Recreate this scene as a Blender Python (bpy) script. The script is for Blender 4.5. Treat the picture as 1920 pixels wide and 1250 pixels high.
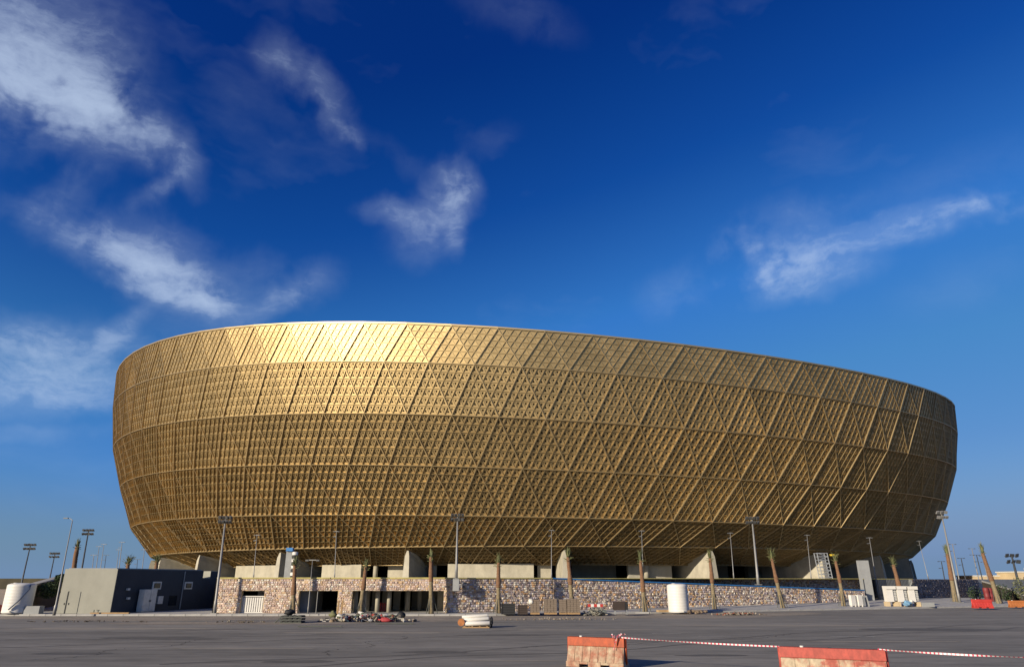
import bpy, bmesh, math, random
import numpy as np
from mathutils import Vector, Matrix, Quaternion
R = math.radians
random.seed(7); rng = np.random.default_rng(7)
for o in list(bpy.data.objects): bpy.data.objects.remove(o)
scene = bpy.context.scene
C = scene.collection

# ------------------------------------------------------------------ camera
EYE = 2.6; FPX = 1280.0; PITCH = math.atan((1087 - 625) / FPX)
cd = bpy.data.cameras.new('camera'); cam = bpy.data.objects.new('camera', cd); C.objects.link(cam)
cam.location = (0, 0, EYE); cam.rotation_euler = (R(90) + PITCH, 0, 0)
cd.lens = 24; cd.sensor_width = 36; cd.clip_end = 12000; cd.clip_start = 0.1
scene.camera = cam
# ------------------------------------------------------------------ light
SUN_AZ = R(47); SUN_EL = R(17)                     # azimuth: to the left of straight behind the camera
sdir = Vector((-math.sin(SUN_AZ) * math.cos(SUN_EL), -math.cos(SUN_AZ) * math.cos(SUN_EL), math.sin(SUN_EL)))
sl = bpy.data.lights.new('sun', 'SUN'); sl.energy = 5.0; sl.angle = R(0.53); sl.color = (1.0, 0.88, 0.70)
sun = bpy.data.objects.new('sun', sl); C.objects.link(sun)
sun.rotation_euler = sdir.to_track_quat('Z', 'Y').to_euler(); sun.location = sdir * 400
scene.view_settings.view_transform = 'Standard'; scene.view_settings.look = 'None'
scene.view_settings.exposure = 0.4; scene.view_settings.gamma = 1.0
scene.view_settings.use_curve_mapping = False

def ray(px, py):                                   # view ray of the photograph: (x, y, z) for unit depth
    v = 625 - py; u = px - 960
    fw = FPX * math.cos(PITCH) - v * math.sin(PITCH); up = v * math.cos(PITCH) + FPX * math.sin(PITCH)
    return u / fw, up / fw
def at(px, py, Y):
    a, b = ray(px, py); return Vector((a * Y, Y, EYE + b * Y))
def gnd(px, py, z=0.0):
    a, b = ray(px, py); Y = (z - EYE) / b; return Vector((a * Y, Y, z))
def azel(px, py):
    a, b = ray(px, py); return math.degrees(math.atan2(a, 1)), math.degrees(math.atan2(b, math.hypot(a, 1)))

# ------------------------------------------------------------------ world: sky and cirrus
w = bpy.data.worlds.new('World'); scene.world = w; w.use_nodes = True
nt = w.node_tree; N = nt.nodes; LK = nt.links
for n in list(N): N.remove(n)
def nd(t, **k):
    n = N.new(t)
    for a, b in k.items(): setattr(n, a, b)
    return n
def mth(op, a, b=None, c=None, clamp=False):
    n = nd('ShaderNodeMath', operation=op, use_clamp=clamp)
    for i, s in enumerate((a, b, c)):
        if s is None: continue
        if isinstance(s, (int, float)): n.inputs[i].default_value = s
        else: LK.new(s, n.inputs[i])
    return n.outputs[0]
out = nd('ShaderNodeOutputWorld'); bg = nd('ShaderNodeBackground'); bg.inputs[1].default_value = 0.076
LK.new(bg.outputs[0], out.inputs[0])
sky = nd('ShaderNodeTexSky', sky_type='NISHITA'); sky.sun_disc = False
sky.sun_elevation = SUN_EL; sky.sun_rotation = math.atan2(sdir.x, sdir.y)
sky.altitude = 0; sky.air_density = 1.0; sky.dust_density = 1.0; sky.ozone_density = 1.0
# one tone curve for the whole sky (deep polarised blue, as the photograph is developed)
def vscale(sock, k):
    n = nd('ShaderNodeVectorMath', operation='SCALE'); LK.new(sock, n.inputs[0]); n.inputs['Scale'].default_value = k; return n.outputs[0]
crv = nd('ShaderNodeRGBCurve'); LK.new(vscale(sky.outputs[0], 0.05), crv.inputs[1])
for ch, pts in enumerate([[(0, 0), (.040, .0015), (.055, .006), (.08, .032), (.12, .065), (.19, .11), (.26, .17), (1, .9)],
                          [(0, 0), (.062, .029), (.088, .070), (.13, .185), (.19, .25), (.28, .29), (1, .9)],
                          [(0, 0), (.104, .20), (.15, .37), (.20, .58), (.27, .58), (1, .95)]]):
    c = crv.mapping.curves[ch]
    while len(c.points) > 2: c.points.remove(c.points[1])
    c.points[0].location = pts[0]; c.points[-1].location = pts[-1]
    for p in pts[1:-1]: c.points.new(*p)
    for p in c.points: p.handle_type = 'VECTOR'
crv.mapping.update()
class _T: pass
tn = _T(); tn.outputs = [None, None, vscale(crv.outputs[0], 10.0)]
w.cycles.sampling_method = 'NONE'
geo = nd('ShaderNodeNewGeometry'); sep = nd('ShaderNodeSeparateXYZ'); LK.new(geo.outputs['Incoming'], sep.inputs[0])
ix, iy, iz = (mth('MULTIPLY', s, -1.0) for s in sep.outputs)
az = mth('MULTIPLY', mth('ARCTAN2', ix, iy), 180 / math.pi)
el = mth('MULTIPLY', mth('ARCSINE', iz), 180 / math.pi)
cb = nd('ShaderNodeCombineXYZ'); LK.new(az, cb.inputs[0]); LK.new(el, cb.inputs[1])
def noise(vec, scale, detail=6, rough=0.55, rot=0, sc=(1, 1, 1), loc=(0, 0, 0), dist=0.0):
    mp = nd('ShaderNodeMapping'); LK.new(vec, mp.inputs[0])
    mp.inputs['Rotation'].default_value = (0, 0, rot); mp.inputs['Scale'].default_value = sc; mp.inputs['Location'].default_value = loc
    t = nd('ShaderNodeTexNoise'); t.inputs['Scale'].default_value = scale; t.inputs['Detail'].default_value = detail
    t.inputs['Roughness'].default_value = rough; t.inputs['Distortion'].default_value = dist
    LK.new(mp.outputs[0], t.inputs[0]); return t
def vadd(a, b, op='ADD'):
    n = nd('ShaderNodeVectorMath', operation=op); LK.new(a, n.inputs[0])
    if isinstance(b, tuple): n.inputs[1].default_value = b
    else: LK.new(b, n.inputs[1])
    return n.outputs[0]
def warp(vec, scale, amt, detail=4):
    t = noise(vec, scale, detail)
    c = vadd(t.outputs['Color'], (0.5, 0.5, 0.5), 'SUBTRACT')
    s = nd('ShaderNodeVectorMath', operation='SCALE'); LK.new(c, s.inputs[0]); s.inputs['Scale'].default_value = amt
    return vadd(vec, s.outputs[0])
cw = warp(warp(cb.outputs[0], 0.10, 3.6), 0.5, 1.1, 8)
CL = [ # px, py, semi-major, semi-minor, angle (down-right positive), strength, fibre set
 (50,100,230,120,28,.80,0),(30,40,200,90,10,.3,0),(110,185,170,48,22,.8,0),(240,235,150,36,42,.75,0),(335,300,70,28,62,.40,0),(310,352,75,13,-28,.32,0),
 (120,355,95,28,-28,.28,0),(270,495,200,34,22,.85,0),(330,515,140,60,38,.60,0),(405,572,70,24,12,.55,0),(190,440,150,40,15,.22,0),
 (540,125,75,30,38,.48,0),(625,190,85,27,56,.44,0),(665,252,36,12,50,.30,0),
 (500,580,100,18,-35,.42,1),(570,532,75,26,-20,.38,1),(480,510,60,34,30,.25,0),
 (845,350,52,34,-35,1.1,1),(765,398,85,20,8,.62,1),(800,430,62,46,80,.48,0),(852,420,64,13,85,.5,0),(760,300,90,18,30,.10,0),
 (1390,480,62,40,70,.60,1),(1490,515,150,32,-6,.95,1),(1700,432,260,24,-17,.75,1),(1880,385,120,20,-15,.6,1),(1470,440,140,44,-22,.35,1),(1275,535,80,30,-25,.32,1),(1780,345,260,40,-18,.13,1),(1800,540,130,34,-20,.14,1),
 (60,640,190,32,4,.60,1),(235,608,80,18,-42,.45,1),(90,722,210,34,0,.70,1),(100,805,120,12,-4,.40,1),(110,680,240,60,0,.38,1),
 (960,18,120,34,18,.16,0),(915,268,60,16,-18,.08,1)]
tot = [None, None]
for (x, y, a, b, g, s, k) in CL:
    c0 = azel(x, y); g = R(g)
    e1 = azel(x + a * math.cos(g), y + a * math.sin(g)); e2 = azel(x - b * math.sin(g), y + b * math.cos(g))
    dx, dy = e1[0] - c0[0], e1[1] - c0[1]; L1 = math.hypot(dx, dy); L2 = math.hypot(e2[0] - c0[0], e2[1] - c0[1])
    mp = nd('ShaderNodeMapping', vector_type='TEXTURE'); LK.new(cw, mp.inputs[0])
    mp.inputs['Location'].default_value = (c0[0], c0[1], 0); mp.inputs['Rotation'].default_value = (0, 0, math.atan2(dy, dx))
    mp.inputs['Scale'].default_value = (L1 * 1.5, L2 * 2.15, 1)
    ln = nd('ShaderNodeVectorMath', operation='LENGTH'); LK.new(mp.outputs[0], ln.inputs[0])
    mr = nd('ShaderNodeMapRange', interpolation_type='SMOOTHSTEP'); LK.new(ln.outputs['Value'], mr.inputs[0])
    mr.inputs[1].default_value = 1.0; mr.inputs[2].default_value = 0.0; mr.inputs[3].default_value = 0; mr.inputs[4].default_value = s
    tot[k] = mr.outputs[0] if tot[k] is None else mth('ADD', tot[k], mr.outputs[0])
f0 = noise(cw, 0.42, 10, 0.6, R(-36), (0.28, 1.5, 1)).outputs[0]
f1 = noise(cw, 0.42, 10, 0.6, R(14), (0.28, 1.5, 1), (30, 0, 0)).outputs[0]
fine = noise(cw, 1.5, 10, 0.68, R(-30), (0.6, 1.3, 1)).outputs[0]
def dens(t, f):                                    # soft veil plus wisps eaten out by the fibre noise
    m = mth('ADD', mth('MULTIPLY', f, 0.62), mth('MULTIPLY', fine, 0.38))
    ero = mth('MAXIMUM', mth('SUBTRACT', mth('MULTIPLY', t, 0.85), mth('MULTIPLY_ADD', m, -2.6, 1.66)), 0.0)
    return mth('ADD', mth('MULTIPLY', mth('MULTIPLY', t, m), 0.60), mth('MULTIPLY', mth('MULTIPLY', ero, t), 0.55))
gl = noise(cw, 0.05, 5, 0.6, 0.4, (0.6, 1.6, 1), (11, 4, 0)).outputs[0]
glm = nd('ShaderNodeMapRange'); LK.new(gl, glm.inputs[0]); glm.inputs[1].default_value = 0.55; glm.inputs[2].default_value = 0.8
glm.inputs[3].default_value = 0; glm.inputs[4].default_value = 0.35
D_ = mth('ADD', mth('ADD', dens(tot[0], f0), dens(tot[1], f1)), mth('MULTIPLY', glm.outputs[0], mth('MULTIPLY', f0, 0.5)))
D_ = mth('SUBTRACT', 1.0, mth('EXPONENT', mth('MULTIPLY', D_, -1.25)))
D_ = mth('MULTIPLY', D_, mth('MULTIPLY', el, 0.2, clamp=True), clamp=True)
hz = nd('ShaderNodeMix', data_type='RGBA'); hm = nd('ShaderNodeMapRange', interpolation_type='SMOOTHSTEP'); LK.new(el, hm.inputs[0])
hm.inputs[1].default_value = -1; hm.inputs[2].default_value = 9; hm.inputs[3].default_value = 1; hm.inputs[4].default_value = 0
LK.new(hm.outputs[0], hz.inputs[0]); LK.new(tn.outputs[2], hz.inputs[6]); hz.inputs[7].default_value = (1.7, 2.75, 4.5, 1); tn.outputs[2] = hz.outputs[2]
cm = nd('ShaderNodeMix', data_type='RGBA'); LK.new(mth('MULTIPLY', D_, 0.78), cm.inputs[0]); LK.new(tn.outputs[2], cm.inputs[6])
cm.inputs[7].default_value = (5.9, 7.2, 9.2, 1)
LK.new(cm.outputs[2], bg.inputs[0])

# ------------------------------------------------------------------ materials
MATS = {}
def mat(name, col, rough=0.7, metal=0.0, var=0.15, scale=6.0, bump=0.0, col2=None, spec=0.5, detail=6, stretch=(1, 1, 1), thr=(0.3, 0.7), coord='Object'):
    if name in MATS: return MATS[name]
    m = bpy.data.materials.new(name); m.use_nodes = True; t = m.node_tree; b = t.nodes['Principled BSDF']
    b.inputs['Roughness'].default_value = rough; b.inputs['Metallic'].default_value = metal
    b.inputs['Specular IOR Level'].default_value = spec
    tc = t.nodes.new('ShaderNodeTexCoord'); mp = t.nodes.new('ShaderNodeMapping'); mp.inputs['Scale'].default_value = stretch
    t.links.new(tc.outputs[coord], mp.inputs[0])
    n = t.nodes.new('ShaderNodeTexNoise'); n.inputs['Scale'].default_value = scale; n.inputs['Detail'].default_value = detail; n.inputs['Roughness'].default_value = 0.62
    t.links.new(mp.outputs[0], n.inputs[0])
    r = t.nodes.new('ShaderNodeValToRGB'); r.color_ramp.elements[0].position = thr[0]; r.color_ramp.elements[1].position = thr[1]
    c2 = col2 or tuple(min(1, c * (1 + var)) for c in col); c1 = col if col2 else tuple(c * (1 - var) for c in col)
    r.color_ramp.elements[0].color = (*c1, 1); r.color_ramp.elements[1].color = (*c2, 1)
    t.links.new(n.outputs[0], r.inputs[0]); t.links.new(r.outputs[0], b.inputs['Base Color'])
    if bump:
        bp = t.nodes.new('ShaderNodeBump'); bp.inputs['Strength'].default_value = bump; bp.inputs['Distance'].default_value = 0.02
        t.links.new(n.outputs[0], bp.inputs['Height']); t.links.new(bp.outputs[0], b.inputs['Normal'])
    MATS[name] = m; return m
def attr_mat(name, rough=0.85, metal=0.0, base=None, bump=0.3, scale=14.0, spec=0.3):
    """colour from the mesh attribute 'tint' (times base, if given)"""
    m = mat(name, (0.75, 0.75, 0.75), rough, metal, 0.18, scale, bump, spec=spec); t = m.node_tree; b = t.nodes['Principled BSDF']
    a = t.nodes.new('ShaderNodeAttribute'); a.attribute_name = 'tint'
    mx = t.nodes.new('ShaderNodeMix'); mx.data_type = 'RGBA'; mx.blend_type = 'MULTIPLY'; mx.inputs[0].default_value = 1
    src = b.inputs['Base Color'].links[0].from_socket
    t.links.new(src, mx.inputs[6]); t.links.new(a.outputs['Color'], mx.inputs[7]); t.links.new(mx.outputs[2], b.inputs['Base Color'])
    return m
GOLD = attr_mat('gold_metal', 0.46, 0.72, bump=0.0, scale=0.35, spec=0.5)
GOLD_T = (0.53, 0.385, 0.18)
M = dict(
 rib=mat('gold_rib', (0.45, 0.335, 0.17), 0.45, 0.72, 0.08, 0.5),
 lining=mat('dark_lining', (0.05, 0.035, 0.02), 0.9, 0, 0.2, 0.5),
 conc=mat('pale_concrete', (0.36, 0.33, 0.255), 0.85, 0, 0.12, 0.6, 0.2),
 conc2=mat('grey_concrete', (0.25, 0.255, 0.25), 0.85, 0, 0.12, 1.2, 0.2),
 greywall=mat('grey_render', (0.265, 0.26, 0.215), 0.85, 0, 0.06, 1.0, 0.1),
 asphalt=mat('asphalt', (0.135, 0.127, 0.112), 0.9, 0, 0.2, 0.30, 0.0, col2=(0.215, 0.20, 0.175), stretch=(0.12, 1, 1), detail=10, spec=.25),
 sand=mat('dusty_sand', (0.30, 0.24, 0.17), 0.95, 0, 0.2, 0.15, 0.3, col2=(0.40, 0.33, 0.24)),
 dust=mat('dust', (0.16, 0.132, 0.10), 0.95, 0, 0.2, 0.5, 0.3, col2=(0.28, 0.235, 0.18), stretch=(0.4, 1, 1)),
 pave=mat('pavement_concrete', (0.30, 0.29, 0.27), 0.9, 0, 0.15, 0.5, 0.2, col2=(0.40, 0.385, 0.355)),
 kerb=mat('kerb_stone', (0.32, 0.31, 0.29), 0.9, 0, 0.15, 1.5, 0.2),
 paint=mat('worn_white_paint', (0.22, 0.21, 0.2), 0.8, 0, 0.3, 2.0, 0, col2=(0.5, 0.49, 0.47)),
 pole=mat('galvanised_pole', (0.24, 0.235, 0.22), 0.55, 0.3, 0.1, 2.0),
 darkpole=mat('dark_pole', (0.06, 0.065, 0.07), 0.5, 0.3, 0.1, 2.0),
 lampbox=mat('lamp_housing', (0.09, 0.09, 0.085), 0.5, 0.3, 0.2, 4.0),
 white=mat('white_plastic', (0.60, 0.575, 0.52), 0.55, 0, 0.06, 1.5, 0.05),
 dirtywhite=mat('dirty_white', (0.55, 0.53, 0.47), 0.75, 0, 0.15, 2.5, 0.1),
 bark=mat('palm_bark', (0.11, 0.055, 0.028), 0.95, 0, 0.3, 5.0, 0.8, col2=(0.21, 0.115, 0.06), stretch=(1, 1, 2.5)),
 barkgrey=mat('palm_bark_lower', (0.13, 0.10, 0.055), 0.95, 0, 0.3, 5.0, 0.8, col2=(0.24, 0.19, 0.11), stretch=(1, 1, 2.5)),
 frond=mat('palm_frond', (0.055, 0.075, 0.025), 0.7, 0, 0.3, 3.0, 0, col2=(0.16, 0.155, 0.06)),
 leaf=mat('dark_leaf', (0.018, 0.035, 0.010), 0.7, 0, 0.3, 3.0, 0, col2=(0.05, 0.08, 0.022)),
 stake=mat('stake', (0.07, 0.075, 0.065), 0.8, 0, 0.2, 3.0),
 wood=mat('wood', (0.30, 0.19, 0.09), 0.85, 0, 0.25, 4.0, 0.3, stretch=(1, 8, 8)),
 brown=mat('dark_brown_board', (0.035, 0.022, 0.015), 0.6, 0, 0.2, 3.0),
 black=mat('black_board', (0.012, 0.012, 0.013), 0.7, 0, 0.2, 3.0),
 block=mat('paver_block', (0.13, 0.10, 0.075), 0.9, 0, 0.25, 8.0, 0.3, col2=(0.20, 0.155, 0.115)),
 yellow=mat('yellow_strip', (0.42, 0.36, 0.12), 0.7, 0, 0.25, 2.0),
 blue=mat('blue_strip', (0.02, 0.15, 0.38), 0.6, 0, 0.2, 2.0),
 red=mat('red_plastic', (0.42, 0.035, 0.025), 0.5, 0, 0.15, 2.0),
 darkred=mat('dark_red_paint', (0.17, 0.02, 0.02), 0.6, 0, 0.2, 2.0),
 orange=mat('orange_plastic', (0.36, 0.12, 0.03), 0.6, 0, 0.2, 2.0),
 tarp=mat('blue_cloth', (0.12, 0.24, 0.36), 0.8, 0, 0.25, 5.0, 0.3),
 greenbag=mat('olive_bag', (0.12, 0.12, 0.05), 0.7, 0, 0.3, 5.0, 0.3),
 redbag=mat('red_bag', (0.33, 0.035, 0.04), 0.7, 0, 0.3, 5.0, 0.3),
 card=mat('cardboard', (0.36, 0.24, 0.12), 0.9, 0, 0.2, 4.0),
 glass=mat('dark_pane', (0.012, 0.014, 0.016), 0.15, 0, 0.1, 2.0),
 tan=mat('tan_wall', (0.48, 0.37, 0.22), 0.9, 0, 0.15, 0.3),
 rock=mat('rubble_earth', (0.17, 0.125, 0.085), 0.95, 0, 0.3, 3.0, 0.6),
 steel=mat('scaffold_steel', (0.38, 0.39, 0.38), 0.5, 0.5, 0.15, 3.0),
 rail=mat('dark_railing', (0.035, 0.037, 0.04), 0.6, 0.3, 0.2, 2.0))
def second_layer(m, scale, lo, hi, stretch=(1, 1, 1)):
    t = m.node_tree; b = t.nodes['Principled BSDF']; src = b.inputs['Base Color'].links[0].from_socket
    tc = t.nodes.new('ShaderNodeTexCoord'); mp = t.nodes.new('ShaderNodeMapping'); mp.inputs['Scale'].default_value = stretch; t.links.new(tc.outputs['Object'], mp.inputs[0])
    n = t.nodes.new('ShaderNodeTexNoise'); n.inputs['Scale'].default_value = scale; n.inputs['Detail'].default_value = 8; n.inputs['Roughness'].default_value = .7; t.links.new(mp.outputs[0], n.inputs[0])
    mr = t.nodes.new('ShaderNodeMapRange'); t.links.new(n.outputs[0], mr.inputs[0]); mr.inputs[1].default_value = .3; mr.inputs[2].default_value = .7; mr.inputs[3].default_value = lo; mr.inputs[4].default_value = hi
    mx = t.nodes.new('ShaderNodeVectorMath'); mx.operation = 'SCALE'; t.links.new(src, mx.inputs[0]); t.links.new(mr.outputs[0], mx.inputs['Scale']); t.links.new(mx.outputs[0], b.inputs['Base Color'])
second_layer(M['asphalt'], 1.6, .72, 1.32, (.25, 1, 1)); second_layer(M['asphalt'], .06, .85, 1.18, (.5, 1, 1)); second_layer(M['dust'], 2.5, .7, 1.3); second_layer(M['pave'], 1.2, .8, 1.15)
second_layer(M['greywall'], .5, .9, 1.1, (1, 1, .25)); second_layer(M['conc'], .4, .8, 1.12, (1, 1, .3))
STONE = attr_mat('stone_cladding', 0.9, 0, bump=0.4, scale=9.0)
DEBRIS = attr_mat('mixed_debris', 0.85, 0, bump=0.2, scale=6.0)

# ------------------------------------------------------------------ mesh helpers
class MB:
    def __init__(s): s.v = []; s.f = []; s.t = []
    def add(s, vs, fs, tint=None):
        n = len(s.v); s.v += [tuple(p) for p in vs]; s.f += [tuple(i + n for i in f) for f in fs]
        s.t += [tint or (1, 1, 1)] * len(fs); return s
    def box(s, c, d, rot=None, tint=None, taper=1.0):
        x, y, z = d[0] / 2, d[1] / 2, d[2] / 2; c = Vector(c)
        ps = [Vector((a * x * (taper if k > 0 else 1), b * y * (taper if k > 0 else 1), k * z)) for k in (-1, 1) for a, b in ((-1, -1), (1, -1), (1, 1), (-1, 1))]
        if rot is not None: ps = [rot @ p for p in ps]
        return s.add([c + p for p in ps], [(3, 2, 1, 0), (4, 5, 6, 7), (0, 1, 5, 4), (1, 2, 6, 5), (2, 3, 7, 6), (3, 0, 4, 7)], tint)
    def tube(s, pts, rad, n=8, tint=None, cap=True, jit=0.0):
        pts = [Vector(p) for p in pts]
        if isinstance(rad, (int, float)): rad = [rad] * len(pts)
        vs = []; fs = []
        for i, p in enumerate(pts):
            d = (pts[min(i + 1, len(pts) - 1)] - pts[max(i - 1, 0)]).normalized()
            a = d.cross(Vector((0, 1, 0)) if abs(d.y) < 0.9 else Vector((1, 0, 0))).normalized(); b = d.cross(a)
            for k in range(n):
                g = 2 * math.pi * k / n; r = rad[i] * (1 + random.uniform(-jit, jit))
                vs.append(p + a * (r * math.cos(g)) + b * (r * math.sin(g)))
        for i in range(len(pts) - 1):
            for k in range(n):
                fs.append((i * n + k, i * n + (k + 1) % n, (i + 1) * n + (k + 1) % n, (i + 1) * n + k))
        if cap: fs += [tuple(range(n))[::-1], tuple((len(pts) - 1) * n + k for k in range(n))]
        return s.add(vs, fs, tint)
    def lathe(s, c, prof, n=24, tint=None):
        c = Vector(c); vs = []; fs = []
        for r, z in prof:
            for k in range(n):
                g = 2 * math.pi * k / n; vs.append(c + Vector((r * math.cos(g), r * math.sin(g), z)))
        for i in range(len(prof) - 1):
            for k in range(n): fs.append((i * n + k, i * n + (k + 1) % n, (i + 1) * n + (k + 1) % n, (i + 1) * n + k))
        fs += [tuple(range(n))[::-1], tuple((len(prof) - 1) * n + k for k in range(n))]
        return s.add(vs, fs, tint)
    def prism(s, poly, a, b, tint=None):           # polygon of points, swept from offset a to offset b (vectors)
        n = len(poly); a = Vector(a); b = Vector(b); ps = [Vector(p) for p in poly]
        return s.add([p + a for p in ps] + [p + b for p in ps], [tuple(range(n))[::-1], tuple(range(n, 2 * n))] + [(i, (i + 1) % n, (i + 1) % n + n, i + n) for i in range(n)], tint)
    def blob(s, c, d, tint=None, n=9, m=6, j=0.25):
        c = Vector(c); vs = []; fs = []
        for i in range(m + 1):
            th = math.pi * i / m
            for k in range(n):
                g = 2 * math.pi * k / n; q = 1 + random.uniform(-j, j)
                vs.append(c + Vector((d[0] * q * math.sin(th) * math.cos(g), d[1] * q * math.sin(th) * math.sin(g), d[2] * (math.cos(th) * q))))
        for i in range(m):
            for k in range(n): fs.append((i * n + k, (i + 1) * n + k, (i + 1) * n + (k + 1) % n, i * n + (k + 1) % n))
        return s.add(vs, fs, tint)
    def build(s, name, m, parent=None, smooth=False, tint=False, origin=None):
        me = bpy.data.meshes.new(name)
        o0 = Vector(origin) if origin is not None else Vector((0, 0, 0))
        me.from_pydata([tuple(Vector(p) - o0) for p in s.v], [], s.f)
        bm = bmesh.new(); bm.from_mesh(me); bmesh.ops.recalc_face_normals(bm, faces=bm.faces); bm.to_mesh(me); bm.free()
        if tint:
            a = me.attributes.new('tint', 'FLOAT_COLOR', 'FACE'); a.data.foreach_set('color', [c for t in s.t for c in (*t, 1.0)])
        me.materials.append(m); me.shade_smooth() if smooth else me.shade_flat()
        o = bpy.data.objects.new(name, me); C.objects.link(o)
        o.location = o0
        if parent is not None:
            o.parent = parent; o.location = o0 - parent.location if parent.type == 'EMPTY' else o0
        return o
def tag(o, label, cat, group=None):
    o['label'] = label; o['category'] = cat
    if group: o['group'] = group
    return o
def thing(name, loc, label, cat, group=None):
    o = bpy.data.objects.new(name, None); C.objects.link(o); o.location = loc; o.empty_display_size = 0.3
    return tag(o, label, cat, group)
def part(mb, name, m, root, **k):                  # world-space mesh put under a thing
    o = mb.build(name, m, None, **k); o.parent = root; o.location = o.location - root.location; return o
def sub(mb, name, m, p, **k):                      # sub-part of a mesh part that sits at its thing's base
    o = mb.build(name, m, None, **k); o.parent = p; o.location = o.location - (p.location + p.parent.location); return o
def structure(o): o['kind'] = 'structure'; return o
def fastmesh(name, V, F, m, parent, tint=None, kind=None, smooth=False):
    """V (n,3); F list of (k,m) index arrays"""
    me = bpy.data.meshes.new(name); me.vertices.add(len(V)); me.vertices.foreach_set('co', np.asarray(V, np.float32).ravel())
    ls = np.concatenate([f.ravel() for f in F]).astype(np.int32); tt = np.concatenate([np.full(len(f), f.shape[1]) for f in F])
    me.loops.add(len(ls)); me.loops.foreach_set('vertex_index', ls)
    me.polygons.add(len(tt)); st = np.concatenate([[0], np.cumsum(tt)[:-1]]).astype(np.int32)
    me.polygons.foreach_set('loop_start', st); me.polygons.foreach_set('loop_total', tt.astype(np.int32))
    if tint is not None:
        a = me.attributes.new('tint', 'FLOAT_COLOR', 'FACE'); a.data.foreach_set('color', np.asarray(tint, np.float32).ravel())
    me.update(); me.validate(); me.materials.append(m)
    me.shade_smooth() if smooth else me.shade_flat()
    o = bpy.data.objects.new(name, me); C.objects.link(o)
    if parent is not None: o.parent = parent; o.location = -parent.location
    if kind: o['kind'] = kind
    return o

# ================================================================== GROUND, ROAD, PAVEMENT
g = MB(); g.add([(-5000, -300, 0), (5000, -300, 0), (5000, 8000, 0), (-5000, 8000, 0)], [(0, 1, 2, 3)])
structure(g.build('ground', M['sand']))
r = MB(); r.add([(-300, -120, .004), (300, -120, .004), (300, 150, .004), (120, 100, .004), (52, 76.3, .004), (10.5, 60.9, .004), (-10, 58.2, .004), (-34, 58.2, .004), (-60, 60, .004), (-300, 62, .004)], [tuple(range(10))])
structure(r.build('road', M['asphalt']))
def ragged(xa, xb, ya, yb, n, amp):
    up_, lo = [], []
    for i in range(n + 1):
        t = i / n; x = xa + (xb - xa) * t; e = math.sin(math.pi * t) ** 0.35
        ym = (ya(x) + yb(x)) / 2
        lo.append((x, ym + (ya(x) - ym) * e + random.uniform(-amp, amp) * e, .008)); up_.append((x, ym + (yb(x) - ym) * e, .008))
    return lo, up_
def strip(name, m, xa, xb, ya, yb, n, amp, z=.008):
    lo, u = ragged(xa, xb, ya, yb, n, amp); b = MB()
    vs = [(p[0], p[1], z) for p in lo] + [(p[0], p[1], z) for p in u]; k = n + 1
    b.add(vs, [(i, i + 1, k + i + 1, k + i) for i in range(n)]); return structure(b.build(name, m))
kfront = lambda x: 56.9 if x < -2 else (56.9 + (x + 2) * 0.33 if x < 10.5 else 60.6 + (x - 10.5) * 0.378)
strip('dust_verge', M['dust'], -42, 26, lambda x: 50.5 + 1.2 * math.sin(x * .3) + (x > 0) * x * .22, lambda x: kfront(x) + .02, 120, .5)
strip('dust_patch', M['dust'], -26, -9, lambda x: 46.2, lambda x: 49.0, 40, .35, .009)
for px, py, l, wd, a in [(1600, 1193, 2.2, .12, .05), (1340, 1192, 1.6, .1, .03), (560, 1188, 1.8, .1, 0), (1250, 1187, 1.5, .08, .02), (1660, 1176, 2.2, .12, .04), (700, 1205, 1.0, .08, .1)]:
    p = gnd(px, py); b = MB(); b.box((p.x, p.y, .0125), (l, wd, .001), Matrix.Rotation(a, 3, 'Z'))
    o = b.build('paint_mark', M['paint']); structure(o)
def blotch(name, m, px, py, rx, ry, z, n=28):
    p = gnd(px, py); b = MB(); k = [1 + random.uniform(-.35, .35) for _ in range(n)]; k = [(k[i] + k[i - 1] + k[i - 2]) / 3 for i in range(n)]
    b.add([(p.x + rx * k[i] * math.cos(6.2832 * i / n), p.y + ry * k[i] * math.sin(6.2832 * i / n), z) for i in range(n)], [tuple(range(n))]); structure(b.build(name, m))
tar = mat('tar_patch', (.10, .094, .084), .85, 0, .2, 1.5, 0, spec=.3); drift = mat('dust_drift', (.20, .175, .14), .95, 0, .2, 1.2, 0, col2=(.26, .23, .185))
for i, (px, py, rx, ry) in enumerate([(300, 1196, 2.6, .9), (820, 1222, 1.5, .5), (560, 1240, 1.1, .5), (1330, 1228, 1.3, .35), (1750, 1180, 3.5, 1.2), (130, 1225, 1.6, .5), (950, 1190, 2.2, .5)]): blotch('tar_patch', tar, px, py, rx, ry, .0055 + i * .0002)
for i, (px, py, rx, ry) in enumerate([(700, 1185, 5, .7), (1450, 1172, 7, .8), (200, 1178, 6, .9), (1100, 1180, 4, .5), (450, 1215, 2.6, .3), (1650, 1202, 3.5, .3), (960, 1238, 1.8, .2)]): blotch('dust_drift', drift, px, py, rx, ry, .0095 + i * .0002, 44)
def lane(name, m, p0, p1, wd, z, n=40, amp=.12):
    p0, p1 = gnd(*p0), gnd(*p1); d = (p1 - p0); s_ = Vector((-d.y, d.x, 0)).normalized(); b = MB(); vs = []
    for i in range(n + 1):
        c = p0 + d * (i / n) + s_ * (math.sin(i * .23 + p0.x) * .5 + random.uniform(-amp, amp) * .3); w_ = wd * random.uniform(.6, 1.2); vs += [(*(c + s_ * w_).xy, z), (*(c - s_ * w_).xy, z)]
    b.add(vs, [(2 * i, 2 * i + 1, 2 * i + 3, 2 * i + 2) for i in range(n)]); structure(b.build(name, m))
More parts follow.
